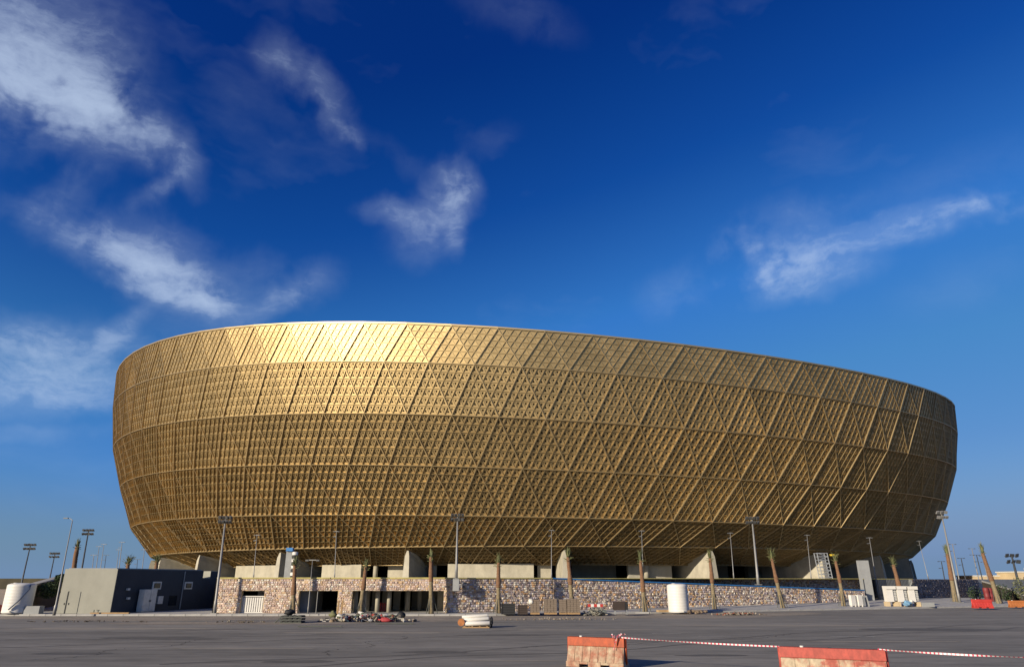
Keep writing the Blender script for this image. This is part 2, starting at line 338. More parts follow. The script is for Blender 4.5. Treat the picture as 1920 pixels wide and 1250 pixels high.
for i, (a, c) in enumerate([((0, 1200), (1060, 1180)), ((0, 1212), (1100, 1186)), ((300, 1248), (1900, 1168)), ((520, 1250), (1920, 1176)), ((0, 1188), (900, 1172))]): lane('tyre_track', tar, a, c, .11, .0075 + i * .0002, 90)
for i, (a, c) in enumerate([((60, 1238), (420, 1196)), ((980, 1215), (1500, 1190)), ((600, 1228), (760, 1192))]): lane('road_crack', mat('dark_crack', (.03, .028, .025), .95), a, c, .025, .0086 + i * .0002, 60, .5)  # cracks drawn as thin near-black ribbons on the asphalt
# pavement: kerb stone row and slab, rising gently to the right
def pave_z(x, y):
    t = min(1, max(0, (x - 2) / 40)); back = min(1, max(0, (y - kfront(x)) / 14)); fade = min(1, max(0, (75 - x) / 30))
    return .13 + .55 * t * back * fade
b = MB(); xs = np.linspace(-48, 120, 85); dps = [0, 1.2, 3, 6, 9, 13, 18, 30]
for x in xs:
    for d in dps: y = kfront(x) + .3 + d; b.v.append((x, y, pave_z(x, y)))
k = len(dps)
for i in range(len(xs) - 1):
    for j in range(k - 1): b.f.append((i * k + j, (i + 1) * k + j, (i + 1) * k + j + 1, i * k + j + 1)); b.t.append((1, 1, 1))
structure(b.build('pavement', M['pave']))
kb = thing('kerb', (0, 57, 0), 'long pale concrete kerb between road and pavement', 'kerb')
x = -48.0
kmesh = None
while x < 118:
    y0 = kfront(x); y1 = kfront(x + 1.2); ang = math.atan2(y1 - y0, 1.2); cx, cy = x + .6, (y0 + y1) / 2 + .15
    if kmesh is None:
        q = MB(); q.box((0, 0, 0), (1.17, .29, .15)); kmesh = q.build('kerb_stone', M['kerb'], kb).data; o = kb.children[0]
    else:
        o = bpy.data.objects.new('kerb_stone', kmesh); C.objects.link(o); o.parent = kb
    o.location = (cx, cy - 57, .065 + random.uniform(-.006, .006)); o.rotation_euler = (0, 0, ang + random.uniform(-.01, .01))
    x += 1.2 * math.cos(ang)

# ================================================================== PODIUM
PZ = 2.72
fr = [(-24.2, 59.4), (-5.3, 59.4), (10, 66.5), (41.5, 83.0), (47.4, 86.6), (66, 103.6), (120, 140), (190, 230), (190, 480), (-180, 480), (-180, 325), (-100, 182), (-27, 70)]
b = MB(); n = len(fr)
b.add([(x, y, PZ) for x, y in fr], [tuple(range(n))])
for i in range(n):
    if i in (0, 1, 2): continue
    (x0, y0), (x1, y1) = fr[i], fr[(i + 1) % n]
    b.add([(x0, y0, -.2), (x1, y1, -.2), (x1, y1, PZ), (x0, y0, PZ)], [(0, 1, 2, 3)])
structure(b.build('podium', M['conc2']))

# ================================================================== STADIUM
DST = 290.0; AZC = R(1.25); SC = Vector((DST * math.sin(AZC), DST * math.cos(AZC), PZ)); NM = 98; DPH = 360 / NM
RK = [154.9, 154.0, 151.7, 147.6, 142.6, 135.7, 126.5]
ZK = [56.5, 47.9, 36.8, 26.4, 16.3, 9.85, 6.3]; AK = [8.1, 6.6, 5.0, 3.6, 1.8, 0.0, 0.0]
def zlev(k, ph): return ZK[k] + AK[k] * math.cos(2 * (ph + R(62)))
def spt(r, ph, z): return np.array([SC.x + r * math.sin(ph - AZC), SC.y - r * math.cos(ph - AZC), z])
def vert(k, i):                                    # vertex i (may be half-integer) of level k
    ph = R(-0.36 + DPH * i); return spt(RK[k], ph, zlev(k, ph))
st = thing('stadium', SC, 'huge golden bowl-shaped stadium with triangular lattice facade on concrete fin piers', 'stadium')
HK = [.20, .23, .31, .40, .46, .46]; NS = 6
FW = .048                                          # half width of a small fin
FH = (1.0, .5, .72)                               # relative heights of the three fin directions: rising, falling, level
def template(hole):
    # barycentric: v0-v1 is the rising edge, v1-v2 or v0-v2 the others (see the panel loop); fins run parallel to each edge
    cells = []
    for i in range(NS):
        for j in range(NS - i):
            a = np.array([i, j, NS - i - j]) / NS
            e0 = np.array([1, 0, -1]) / NS; e1 = np.array([0, 1, -1]) / NS
            cells.append((a, a + e0, a + e1))
            if j < NS - i - 1: cells.append((a + e0, a + e0 + e1, a + e1))
    B = []; Hh = []; Q = []; T = []; cid = []; tcid = []
    for ci, cl in enumerate(cells):
        c = sum(cl) / 3; base = len(B)
        spec = [(1.0, 0.0), (.31, -.03), (.30, -1.5)] if hole else [(1.0, 0.0)]
        for s, h in spec:
            for v in cl: B.append(c + (v - c) * s); Hh.append(h)
        for rr in range(len(spec) - 1):
            for k in range(3):
                k2 = (k + 1) % 3; Q.append((base + rr * 3 + k, base + rr * 3 + k2, base + rr * 3 + 3 + k2, base + rr * 3 + 3 + k)); cid.append(ci)
        if not hole: T.append((base, base + 1, base + 2)); tcid.append(ci)
    nc = len(cells)
    for d, (a, b_, c_) in enumerate(((0, 1, 2), (1, 2, 0), (2, 0, 1))):   # edge a-b, level of c; width in units of bary c
        for i in range(1, NS):
            lv = i / NS; base = len(B); wv = FW / 8.6
            for sg, h in ((-1, -.1), (1, -.1), (1, FH[d]), (-1, FH[d])):
                for end in (0, 1):
                    q = np.zeros(3); l2 = lv + sg * wv; q[c_] = l2; q[a if end == 0 else b_] = 1 - l2
                    B.append(q); Hh.append(h)
            for p, q_ in ((1, 2), (2, 3), (3, 0)):
                Q.append((base + p * 2, base + p * 2 + 1, base + q_ * 2 + 1, base + q_ * 2)); cid.append(nc)
    return np.array(B), np.array(Hh), np.array(Q), np.array(T, int).reshape(-1, 3), np.array(cid), np.array(tcid, int), nc + 1
TPL = {h: template(h) for h in (True, False)}
def proj(p):
    d = np.array(p) - np.array([0, 0, EYE]); cz, sz = math.cos(PITCH), math.sin(PITCH)
    dep = d[1] * cz + d[2] * sz; up = -d[1] * sz + d[2] * cz
    return np.array([FPX * d[0] / dep, FPX * up / dep]), dep
panels = []
i0, i1 = -31, 32
for k in range(6):
    off = 0.5 * ((k + 1) % 2)                      # level 1 has whole indices
    offn = 0.5 * (k % 2)
    for ii in range(i0, i1):
        i = ii + off
        # both triangles ordered so that v0-v1 rises to the right, v1-v2 falls, v2-v0 is level
        for tri in ((vert(k + 1, i - .5), vert(k, i), vert(k + 1, i + .5)), (vert(k, i + 1), vert(k + 1, i + .5), vert(k, i))):
            A = np.array(tri); nrm = np.cross(A[1] - A[0], A[2] - A[0]); nrm /= np.linalg.norm(nrm)
            cen = A.mean(0); outw = cen - np.array([SC.x, SC.y, cen[2]])
            if nrm @ outw < 0: nrm = -nrm
            vd = np.array([0, 0, EYE]) - cen; vis = nrm @ vd / np.linalg.norm(vd)
            pr = [proj(p)[0] for p in A]; area = abs(np.cross(pr[1] - pr[0], pr[2] - pr[0])) / 2
            panels.append((area if vis > 0 else -1, k, A, nrm))
panels.sort(key=lambda t: -t[0])
def panel_geo(k, A, nrm):
    B, Hh, Q, T, cid, tc, nc = TPL[k > 0]
    V = B @ A + np.outer(Hh * HK[k], nrm)
    tv = 1 + rng.normal(0, .05, (nc, 1)) + rng.normal(0, .05); col = np.clip(np.array(GOLD_T) * tv, 0, 1)
    tint = np.concatenate([col[cid], col[tc]]) if len(T) else col[cid]
    return V, Q, T, np.concatenate([tint, np.ones((len(tint), 1))], 1)
NP = 300
for (ar, k, A, nrm) in panels[:NP]:
    V, Q, T, tint = panel_geo(k, A, nrm)
    fastmesh('facade_panel', V, [Q] + ([T] if len(T) else []), GOLD, st, tint)
acc = {True: ([], [], [], []), False: ([], [], [], [])}; Vs = []; Qs = []; Ts = []; tq = []; tt_ = []; nv = 0
for (ar, k, A, nrm) in panels[NP:]:
    V, Q, T, tint = panel_geo(k, A, nrm)
    Vs.append(V); Qs.append(Q + nv); tq.append(tint[:len(Q)])
    if len(T): Ts.append(T + nv); tt_.append(tint[len(Q):])
    nv += len(V)
fastmesh('facade_lattice', np.concatenate(Vs), [np.concatenate(Qs), np.concatenate(Ts)], GOLD, st, np.concatenate(tq + tt_), kind='stuff')
# rear of the bowl, out of sight: plain shell; dark lining behind the lattice; roof
def shell(idx, dr, levels, mname, name):
    V = []; F = []; m = len(levels)
    for i in idx:
        for k in levels:
            ph = R(-0.36 + DPH * i); V.append(spt(RK[k] - dr, ph, zlev(k, ph)))
    for a in range(len(idx) - 1):
        for c in range(m - 1): F.append((a * m + c, (a + 1) * m + c, (a + 1) * m + c + 1, a * m + c + 1))
    return fastmesh(name, np.array(V), [np.array(F)], mname, st)
shell(list(range(i1, NM + i0 + 1)), 0.0, list(range(7)), M['rib'], 'rear_facade')
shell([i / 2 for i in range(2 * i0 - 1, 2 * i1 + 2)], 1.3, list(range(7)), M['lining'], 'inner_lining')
V = []; F = []; nn = 98
for j, (rr, dz) in enumerate([(154.2, .1), (149, -1.5), (120, -8), (60, -12), (.1, -13)]):
    for i in range(nn): ph = 2 * math.pi * i / nn; V.append(spt(rr, ph, (zlev(0, ph) - 56.5) * rr / 154 + 56.5 + dz))
for j in range(4):
    for i in range(nn): F.append((j * nn + i, j * nn + (i + 1) % nn, (j + 1) * nn + (i + 1) % nn, (j + 1) * nn + i))
fastmesh('roof', np.array(V), [np.array(F)], M['dirtywhite'], st)
# ribs: swept box section along the module edges
def sweep(pts, nrms, wid, h0, h1, name, m=None):
    V = []; F = []; n = len(pts)
    for j in range(n):
        a = pts[max(j - 1, 0)]; c = pts[min(j + 1, n - 1)]; d = (c - a) / np.linalg.norm(c - a)
        nr = nrms[j]; s = np.cross(d, nr); s /= np.linalg.norm(s); H = h1[j] if hasattr(h1, '__len__') else h1
        for q, hh in ((-1, h0), (1, h0), (1, H), (-1, H)): V.append(pts[j] + s * (q * wid / 2) + nr * hh)
    for j in range(n - 1):
        for q in range(4): F.append((j * 4 + q, j * 4 + (q + 1) % 4, (j + 1) * 4 + (q + 1) % 4, (j + 1) * 4 + q))
    F += [(0, 3, 2, 1), tuple((n - 1) * 4 + q for q in range(4))]
    o = fastmesh(name, np.array(V), [np.array(F)], m or M['rib'], st)
    bm = bmesh.new(); bm.from_mesh(o.data); bmesh.ops.recalc_face_normals(bm, faces=bm.faces); bm.to_mesh(o.data); bm.free(); return o
def lev_nrm(k, i):
    ph = R(-0.36 + DPH * i); ka, kb_ = max(k - 1, 0), min(k + 1, 6)
    dr = RK[ka] - RK[kb_]; dz = zlev(ka, ph) - zlev(kb_, ph); n2 = np.array([dz, -dr]) / math.hypot(dr, dz)
    return np.array([math.sin(ph - AZC) * n2[0], -math.cos(ph - AZC) * n2[0], n2[1]])
HR = [HK[0]] + [max(HK[k - 1], HK[min(k, 5)]) for k in range(1, 7)]
for sgn in (-1, 1):
    for ii in range(i0, i1):
        idx = [ii + .5 + sgn * .5 * k for k in range(7)]
        if min(idx) < i0 or max(idx) > i1: continue
        pts = [vert(k, idx[k]) for k in range(7)]; ns = [lev_nrm(k, idx[k]) for k in range(7)]
        if sgn < 0: sweep(pts, ns, .17, -.1, [h + .12 for h in HR], 'diagonal_rib')
        else: sweep(pts, ns, .14, -.1, [h + .02 for h in HR], 'diagonal_rib')
for k in range(1, 7):
    idx = [i0 + i + .5 * ((k + 1) % 2) for i in range(i1 - i0)]
    sweep([vert(k, i) for i in idx], [lev_nrm(k, i) for i in idx], .15, -.15, HR[k] + .08, 'ring_beam')
idx = [i0 + i + .5 for i in range(i1 - i0)]
sweep([vert(0, i) + np.array([0, 0, .22]) for i in idx], [lev_nrm(0, i) for i in idx], .35, -.6, .3, 'rim_cap')
# radial fin piers, base wall
for ph, bulge in [(-64, 0), (-51, 0), (-38.8, 1), (-25.4, 1), (-11.2, 1), (3.4, 0), (17.6, 0), (31.4, 0), (43, 0), (54.5, 0), (67, 0)]:
    ph = R(ph); er = np.array([math.sin(ph - AZC), -math.cos(ph - AZC), 0]); et = np.array([math.cos(ph - AZC), math.sin(ph - AZC), 0])
    prof = [(136.3, PZ), (136.0, 7.5), (135.7, 8.7), (131.5, 8.0), (127, 6.3), (118, 5.9), (118, PZ)]; V = []; 
    base = np.array([SC.x, SC.y, 0])
    ht = [.75, .5, .2, .75, 1.0, 1.1, 1.1]
    for s in (-1, 1):
        for (rr, z), t in zip(prof, ht): V.append(base + er * rr + et * (s * t) + np.array([0, 0, z]))
    nP = len(prof); b = MB(); b.add([tuple(v) for v in V], [tuple(range(nP))[::-1], tuple(range(nP, 2 * nP))] + [(i, (i + 1) % nP, (i + 1) % nP + nP, i + nP) for i in range(nP)])
    part(b, 'pier', M['conc'], st)
for a0, a1, rr, zt in [(-62, -53, 124, 6.5), (-49.5, -40.5, 125, 6.4), (-37, -27, 127.5, 6.1), (-23, -18, 127, 6.1), (-15.5, -12.6, 124, 6.3), (-8.2, 0.6, 127.5, 6.1), (1.0, 2.4, 126, 6.1), (5.2, 10.5, 117, 6.3), (10.7, 15.6, 125, 6.3), (19.5, 29, 110, 7), (33, 41, 110, 7), (44.5, 56, 110, 7)]:
    b = MB(); n = max(2, int((a1 - a0) / 1.2)); vs = []
    for i in range(n + 1):
        ph = R(a0 + (a1 - a0) * i / n)
        for r_ in (rr, rr - 1.2):
            for z in (PZ, zt): vs.append(tuple(spt(r_, ph, z)))  # base wall rings
    fs = []
    for i in range(n):
        a = i * 4; c = a + 4; fs += [(a, c, c + 1, a + 1), (a + 2, a + 3, c + 3, c + 2), (a + 1, c + 1, c + 3, a + 3)]
    fs += [(0, 1, 3, 2), (n * 4, n * 4 + 2, n * 4 + 3, n * 4 + 1)]
    b.add(vs, fs); part(b, 'base_wall', M['conc'], st)
b = MB(); vs = []; n = 60
for i in range(n + 1):
    ph = R(-80 + 160 * i / n); vs += [tuple(spt(100, ph, PZ)), tuple(spt(100, ph, 12))]
b.add(vs, [(2 * i, 2 * i + 2, 2 * i + 3, 2 * i + 1) for i in range(n)]); part(b, 'inner_core', M['lining'], st)
for ph in (-16.5, -9.8, -7.2, 12.5, -1.0): 
    b = MB(); p = spt(126, R(ph), PZ); b.tube([p, p + np.array([0, 0, 3.6])], .55, 14); part(b, 'column', M['conc'], st, smooth=True)

# ================================================================== STONE-CLAD PODIUM WALLS
def hit(px, py, P, d):                             # where the view ray meets a vertical plane through P along d
    a, b = ray(px, py); t = (a * P[1] - P[0]) / (d[0] - a * d[1]); Y = P[1] + t * d[1]
    return Vector((a * Y, Y, EYE + b * Y))
def pav(px, py):                                   # point of the pavement seen at a pixel
    z = .13
    for _ in range(12): p = gnd(px, py, z); z = pave_z(p.x, p.y)
    return Vector((p.x, p.y, z))
PAL_A = [(.72, .54, .44), (.78, .66, .54), (.62, .46, .40), (.52, .40, .38), (.74, .58, .50), (.82, .76, .66), (.46, .33, .29), (.68, .48, .30), (.56, .48, .48), (.80, .68, .60)]
PAL_B = [(.78, .62, .48), (.54, .42, .36), (.50, .42, .44), (.82, .73, .60), (.74, .46, .24), (.36, .28, .27), (.58, .51, .54), (.86, .80, .70), (.68, .54, .36), (.28, .22, .20), (.74, .60, .50)]
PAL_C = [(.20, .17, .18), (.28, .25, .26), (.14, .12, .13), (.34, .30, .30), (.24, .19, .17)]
def stone_wall(name, P, Q, zb, zt, openings, pal, label, cap=None, caph=.10, seed=1, size=.155):
    rd = random.Random(seed)
    P = Vector((*P, 0)); Q = Vector((*Q, 0)); L = (Q - P).length; d = (Q - P) / L; n = Vector((d.y, -d.x, 0))
    root = thing(name, (P.x, P.y, zb[0]), label, 'wall')
    zB = lambda t: zb[0] + (zb[1] - zb[0]) * t / L; zT = lambda t: zt[0] + (zt[1] - zt[0]) * t / L
    core = MB(); cuts = [0.0] + [v for o in openings for v in o[:2]] + [L]
    def slab(t0, t1, z00, z01, z10, z11):
        p0, p1 = P + d * t0, P + d * t1
        core.prism([(p0.x, p0.y, z00), (p1.x, p1.y, z01), (p1.x, p1.y, z11), (p0.x, p0.y, z10)], n * 0.0, n * -.45)
    for i in range(0, len(cuts), 2):
        t0, t1 = cuts[i], cuts[i + 1]; slab(t0, t1, zB(t0) - .3, zB(t1) - .3, zT(t0), zT(t1))
    for o in openings: slab(o[0], o[1], o[2], o[2], zT(o[0]), zT(o[1]))
    part(core, 'wall_core', M['tan'] if pal is not PAL_C else M['conc2'], root)
    sb = MB(); z = min(zb) - .1; row = 0
    while z < max(zt):
        h = size * rd.uniform(.75, 1.25); t = -rd.uniform(0, .3)
        while t < L:
            wd = size * rd.uniform(.7, 1.9); t0, t1 = max(t, 0) + .012, min(t + wd, L) - .012; t += wd
            if t1 - t0 < .05: continue
            tm = (t0 + t1) / 2; z0, z1 = max(z, zB(tm) - .05) + .012, min(z + h, zT(tm)) - .012
            if z1 - z0 < .05: continue
            if any(t1 > o[0] - .03 and t0 < o[1] + .03 and z0 < o[2] - .03 for o in openings):
                hitw = [o for o in openings if t1 > o[0] - .03 and t0 < o[1] + .03][0]
                if z1 > hitw[2] + .06: z0 = hitw[2] + .01
                elif t0 < hitw[0] - .08: t1 = hitw[0]
                elif t1 > hitw[1] + .08: t0 = hitw[1]
                else: continue
            pr = rd.uniform(.02, .085); c = rd.choice(pal); k = rd.uniform(.8, 1.15)
            q = [(t0, z0), (t1, z0), (t1, z1), (t0, z1)]; ins = .018
            qi = [(t0 + ins + rd.uniform(0, .03), z0 + ins), (t1 - ins, z0 + ins + rd.uniform(0, .03)), (t1 - ins - rd.uniform(0, .03), z1 - ins), (t0 + ins, z1 - ins - rd.uniform(0, .03))]
            vs = [P + d * a + n * .001 + Vector((0, 0, b)) for a, b in q] + [P + d * a + n * (pr + rd.uniform(-.012, .012)) + Vector((0, 0, b)) for a, b in qi]
            sb.add(vs, [(4, 5, 6, 7), (0, 1, 5, 4), (1, 2, 6, 5), (2, 3, 7, 6), (3, 0, 4, 7)], tuple(min(1, x * k) for x in c))
        z += h; row += 1
    o = part(sb, 'stone_cladding', STONE, root, tint=True); o['kind'] = 'stuff'
    if cap:
        cb_ = MB(); p0, p1 = P - d * .02, P + d * (L + .02)
        cb_.prism([(p0.x, p0.y, zt[0] + .003), (p1.x, p1.y, zt[1] + .003), (p1.x, p1.y, zt[1] + caph), (p0.x, p0.y, zt[0] + caph)], n * .10, n * -.47)
        part(cb_, 'coping', cap, root)
    return root, P, d, n
YW = 58.9; xw = lambda px: ray(px, 1120)[0] * YW
Z1 = at(500, 1107, YW).z; ops = []
for a, b_ in ((452, 495), (560, 633), (660, 832)): ops.append((xw(a) + 23.9, xw(b_) + 23.9, Z1))
XE = xw(834) + .15
wallA, PA, dA, nA = stone_wall('stone_wall', (-23.9, YW), (XE, YW), (.13, .13), (PZ, PZ), ops, PAL_A, 'pinkish stone-clad wall pierced by three garage-like openings', M['yellow'], .09, 3)
B0 = (XE, YW); B1 = (at(1036, 1100, 66.3).x, 66.3)
# main wall right of the openings, then the descending ramp wall in front of its far half
cR = [(1036, 1143), (1218, 1138.6), (1344, 1136), (1451, 1130), (1600, 1124)]
RA = (XE + .02, YW); RBx = 40.0; RB = (38.6, 80.0)
tm = (ray(1036, 1120)[0] * RA[1] - RA[0]) / ((RB[0] - RA[0]) - ray(1036, 1120)[0] * (RB[1] - RA[1]))
RM = (RA[0] + (RB[0] - RA[0]) * tm, RA[1] + (RB[1] - RA[1]) * tm)
zr = lambda p: pave_z(p[0], p[1]) - .02
stone_wall('stone_wall', RA, RM, (.13, zr(RM)), (PZ, PZ), [], PAL_B, 'speckled orange and violet stone wall behind the stacked paving pallets', M['yellow'], .08, 5)
dv = (Vector((*RB, 0)) - Vector((*RM, 0))).normalized()
RZ1 = hit(1590, 1107, RM, (dv.x, dv.y)).z
stone_wall('ramp_wall', (RM[0] + .03, RM[1] + .014), RB, (zr(RM), zr(RB)), (PZ - .02, RZ1), [], PAL_B, 'sloping stone ramp wall edged with a blue strip behind the white tank', M['blue'], .10, 6)
nb = Vector((dv.y, -dv.x, 0)); U0 = Vector((*RM, 0)) - nb * 2.6 + dv * .1; U1 = Vector((*RB, 0)) - nb * 2.6 + dv * 4.5
stone_wall('stone_wall', (U0.x, U0.y), (U1.x, U1.y), (.6, .6), (PZ, PZ), [], PAL_B, 'upper stone wall with thin yellow top edge above the blue ramp strip', M['yellow'], .06, 8)
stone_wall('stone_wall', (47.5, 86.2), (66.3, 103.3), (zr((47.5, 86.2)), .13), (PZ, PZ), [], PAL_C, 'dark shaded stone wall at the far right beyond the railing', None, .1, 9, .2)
# inside the openings
t0 = xw(452); t1 = xw(495)
lg = thing('lattice_gate', ((t0 + t1) / 2, YW + .25, .13), 'white lattice gate filling the leftmost wall opening', 'gate')
b = MB(); hgt = Z1 - .13 - .42
for i in range(2): b.box((t0 + .05 + i * (t1 - t0 - .1), YW + .25, .13 + hgt / 2), (.07, .06, hgt))
for z in (.17, .13 + hgt): b.box(((t0 + t1) / 2, YW + .25, z), (t1 - t0 - .18, .06, .07))
part(b, 'gate_frame', M['white'], lg)
for i in range(9):
    x = t0 + .2 + i * (t1 - t0 - .4) / 8; b = MB(); b.box((x, YW + .235, .13 + hgt / 2), (.11, .03, hgt - .16)); part(b, 'slat', M['white'], lg)
for j in range(10):
    z = .3 + j * (hgt - .3) / 9; b = MB(); b.box(((t0 + t1) / 2, YW + .275, z), (t1 - t0 - .2, .03, .07)); part(b, 'crossbar', M['white'], lg)
b = MB(); b.box((t0 + 1.2, YW + 2.2, 1.1), (1.3, .1, 1.9)); part(b, 'backing_sheet', M['dirtywhite'], lg)
for px, yy in ((666, 60.4), (683, 60.4), (707, 60.4), (729, 60.4), (764, 61.8), (786, 63.5)):
    p = at(px, 1140, yy); b = MB(); b.tube([(p.x, yy, .1), (p.x, yy, PZ - .25)], .18 if yy < 61 else .19, 16); part(b, 'column', M['conc'], wallA, smooth=True)
for a, c, yy in ((678, 692, 62.6), (697, 708, 63.2), (716, 727, 63.8), (737, 750, 64.6), (758, 764, 65.2), (772, 832, 66.5), (820, 836, 63)):
    p, q = at(a, 1130, yy), at(c, 1130, yy); b = MB(); b.box(((p.x + q.x) / 2, yy + .2, 1.2), (q.x - p.x, .4, 2.5)); part(b, 'inner_pier', M['conc'], wallA)
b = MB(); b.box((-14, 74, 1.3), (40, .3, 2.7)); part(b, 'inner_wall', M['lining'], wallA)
b = MB(); b.box((xw(566), YW + 3, 1.2), (.8, 4, 2.4)); part(b, 'inner_pier', M['conc2'], wallA)
rp = thing('slatted_screen', at(719, 1150, 61.6), 'upright red slatted screen between the round columns of the right opening', 'screen')
for i in range(4):
    b = MB(); b.box((at(713 + i * 4, 1140, 61.6).x, 61.6, .13 + .35), (.11, .05, .7)); part(b, 'slat', M['red'], rp)
b = MB(); b.box((at(719, 1140, 61.6).x, 61.64, .25), (.62, .03, .08)); b.box((at(719, 1140, 61.6).x, 61.64, .7), (.62, .03, .08)); part(b, 'rail', M['red'], rp)

# ================================================================== UTILITY BUILDING AND LEFT SIDE
A_, B_, = Vector((-35.8, 57.9, 0)), Vector((-31.6, 57.9, 0))
Cx = lambda px, Y: ray(px, 1130)[0] * Y
C_ = Vector((Cx(373, 67.0), 67.0, 0)); D_b = Vector((-40.5, 67.0, 0)); HB = 3.45
ub = thing('utility_building', A_, 'plain grey flat-roofed block building with one side in deep shade', 'building')
b = MB(); b.prism([A_ + Vector((0, 0, .0)), B_, C_, D_b], (0, 0, 0), (0, 0, HB)); part(b, 'wall', M['greywall'], ub)
b = MB(); b.prism([A_.lerp(C_, .02), B_.lerp(D_b, .02), C_.lerp(A_, .02), D_b.lerp(B_, .02)], (0, 0, HB + .002), (0, 0, HB + .06)); part(b, 'roof', M['conc2'], ub)
fd = (C_ - B_).normalized(); fn = Vector((fd.y, -fd.x, 0))
E_ = Vector((Cx(387, 68.2), 68.2, 0)); F_ = Vector((Cx(404, 69.5), 69.5, 0))
b = MB(); b.prism([C_, E_, E_ - fn * 2, C_ - fn * 2], (0, 0, 0), (0, 0, 2.78)); part(b, 'link_wall', M['greywall'], ub)
b = MB(); b.prism([E_, F_, F_ - fn * 2.5, E_ - fn * 2.5], (0, 0, 0), (0, 0, HB - .05)); part(b, 'end_block', M['greywall'], ub)
q = MB(); q.prism([B_ + fn * .001 + fd * .01, C_ + fn * .001, C_ + fn * .03, B_ + fn * .03 + fd * .01], (0, 0, .0), (0, 0, HB - .03)); part(q, 'dark_side', mat('dark_navy', (.030, .035, .042), .8, 0, .2, .8), ub)  # near-black navy skin over this one side; other walls keep the grey
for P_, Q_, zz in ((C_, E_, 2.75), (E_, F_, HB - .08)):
    q = MB(); q.prism([P_ + fn * .001, Q_ + fn * .001, Q_ + fn * .03, P_ + fn * .03], (0, 0, 0), (0, 0, zz)); part(q, 'dark_side', MATS['dark_navy'], ub)  # same near-black skin along the link wall and end block
rotf = Matrix(((fd.x, fn.x, 0), (fd.y, fn.y, 0), (0, 0, 1)))
def onface(px, py, dpt=0.0): return hit(px, py, B_, fd) + fn * dpt
def facebox(name, px, py, wd, hg, dp, m, root=ub):
    p = onface(px, py, dp / 2 + .034); q = MB(); q.box(p, (wd, dp, hg), rotf); return part(q, name, m, root)
for px, py, wd in ((293, 1097, .95), (352, 1097, .95)):
    f = facebox('window_frame', px, py, wd, .62, .06, M['dirtywhite']); p = onface(px, py, .13); q = MB(); q.box(p, (wd * .66, .06, .38), rotf); sub(q, 'pane', M['glass'], f)
facebox('window', 323, 1125, .9, .8, .03, M['glass'])
facebox('fuse_box', 298, 1124, .55, .62, .14, M['dirtywhite'])
for px, py in ((238, 1104), (238, 1121)): facebox('wall_lamp', px, py, .22, .16, .2, M['dirtywhite'])
cbp = onface(263, 1146, .5); cab = thing('electric_cabinet', (cbp.x, cbp.y, .13), 'tall pale electric cabinet standing against the shaded building side', 'cabinet')
q = MB(); q.box((cbp.x, cbp.y, .13 + .9), (1.35, .55, 1.7), rotf); part(q, 'body', M['dirtywhite'], cab)
q = MB(); q.box((cbp.x, cbp.y, .155), (1.2, .5, .05), rotf); part(q, 'plinth', M['conc2'], cab)
for sx in (-.34, .34):
    q = MB(); q.box(Vector((cbp.x, cbp.y, 1.03)) + fd * sx + fn * .29, (.62, .02, 1.6), rotf); part(q, 'door', M['dirtywhite'], cab)
for sx in (-.07, .07): q = MB(); q.box(Vector((cbp.x, cbp.y, 1.0)) + fd * sx + fn * .32, (.03, .04, .16), rotf); part(q, 'handle', M['black'], cab)
q = MB(); pd = onface(343, 1090, .09); q.tube([(pd.x, pd.y, .2), (pd.x, pd.y, HB - .1)], .05, 8); part(q, 'downpipe', M['conc2'], ub)
# door leaves on the lit face
for a, c in ((114, 124), (126, 148)):
    p0, p1 = at(a, 1130, 57.9), at(c, 1130, 57.9); q = MB(); q.box(((p0.x + p1.x) / 2, 57.88, .13 + .82), (p1.x - p0.x - .03, .03, 1.6)); dd = part(q, 'door_leaf', M['greywall'], ub)
    q = MB(); q.box((p1.x - .12 if a == 114 else p0.x + .14, 57.85, .85), (.04, .04, .14)); sub(q, 'handle', M['black'], dd)
q = MB(); q.box((at(125, 1130, 57.9).x, 57.885, .95), (.05, .02, 1.66)); part(q, 'door_gap', M['black'], ub)
pl = gnd(148, 1155, .14); q = MB(); q.box((pl.x, 57.25, .2), (3.0, .22, .1)); tag(q.build('timber_plank', M['wood']), 'long orange timber plank lying below the building door', 'plank')
pl = gnd(175, 1150, .14)
for i, dx in enumerate((0, .32)):
    q = MB(); q.tube([(pl.x + dx, 57.4, .13), (pl.x + dx, 57.4, .42)], .035, 8); o = thing('pipe_stub', (pl.x + dx, 57.4, .13), ('short upright pipe stub, the left of two before the lit wall', 'short pipe stub with a cross tap, right of two before the lit wall')[i], 'pipe'); part(q, 'riser', M['stake'], o)
    if i: q = MB(); q.box((pl.x + dx, 57.4, .41), (.26, .05, .05)); part(q, 'tap', M['stake'], o)
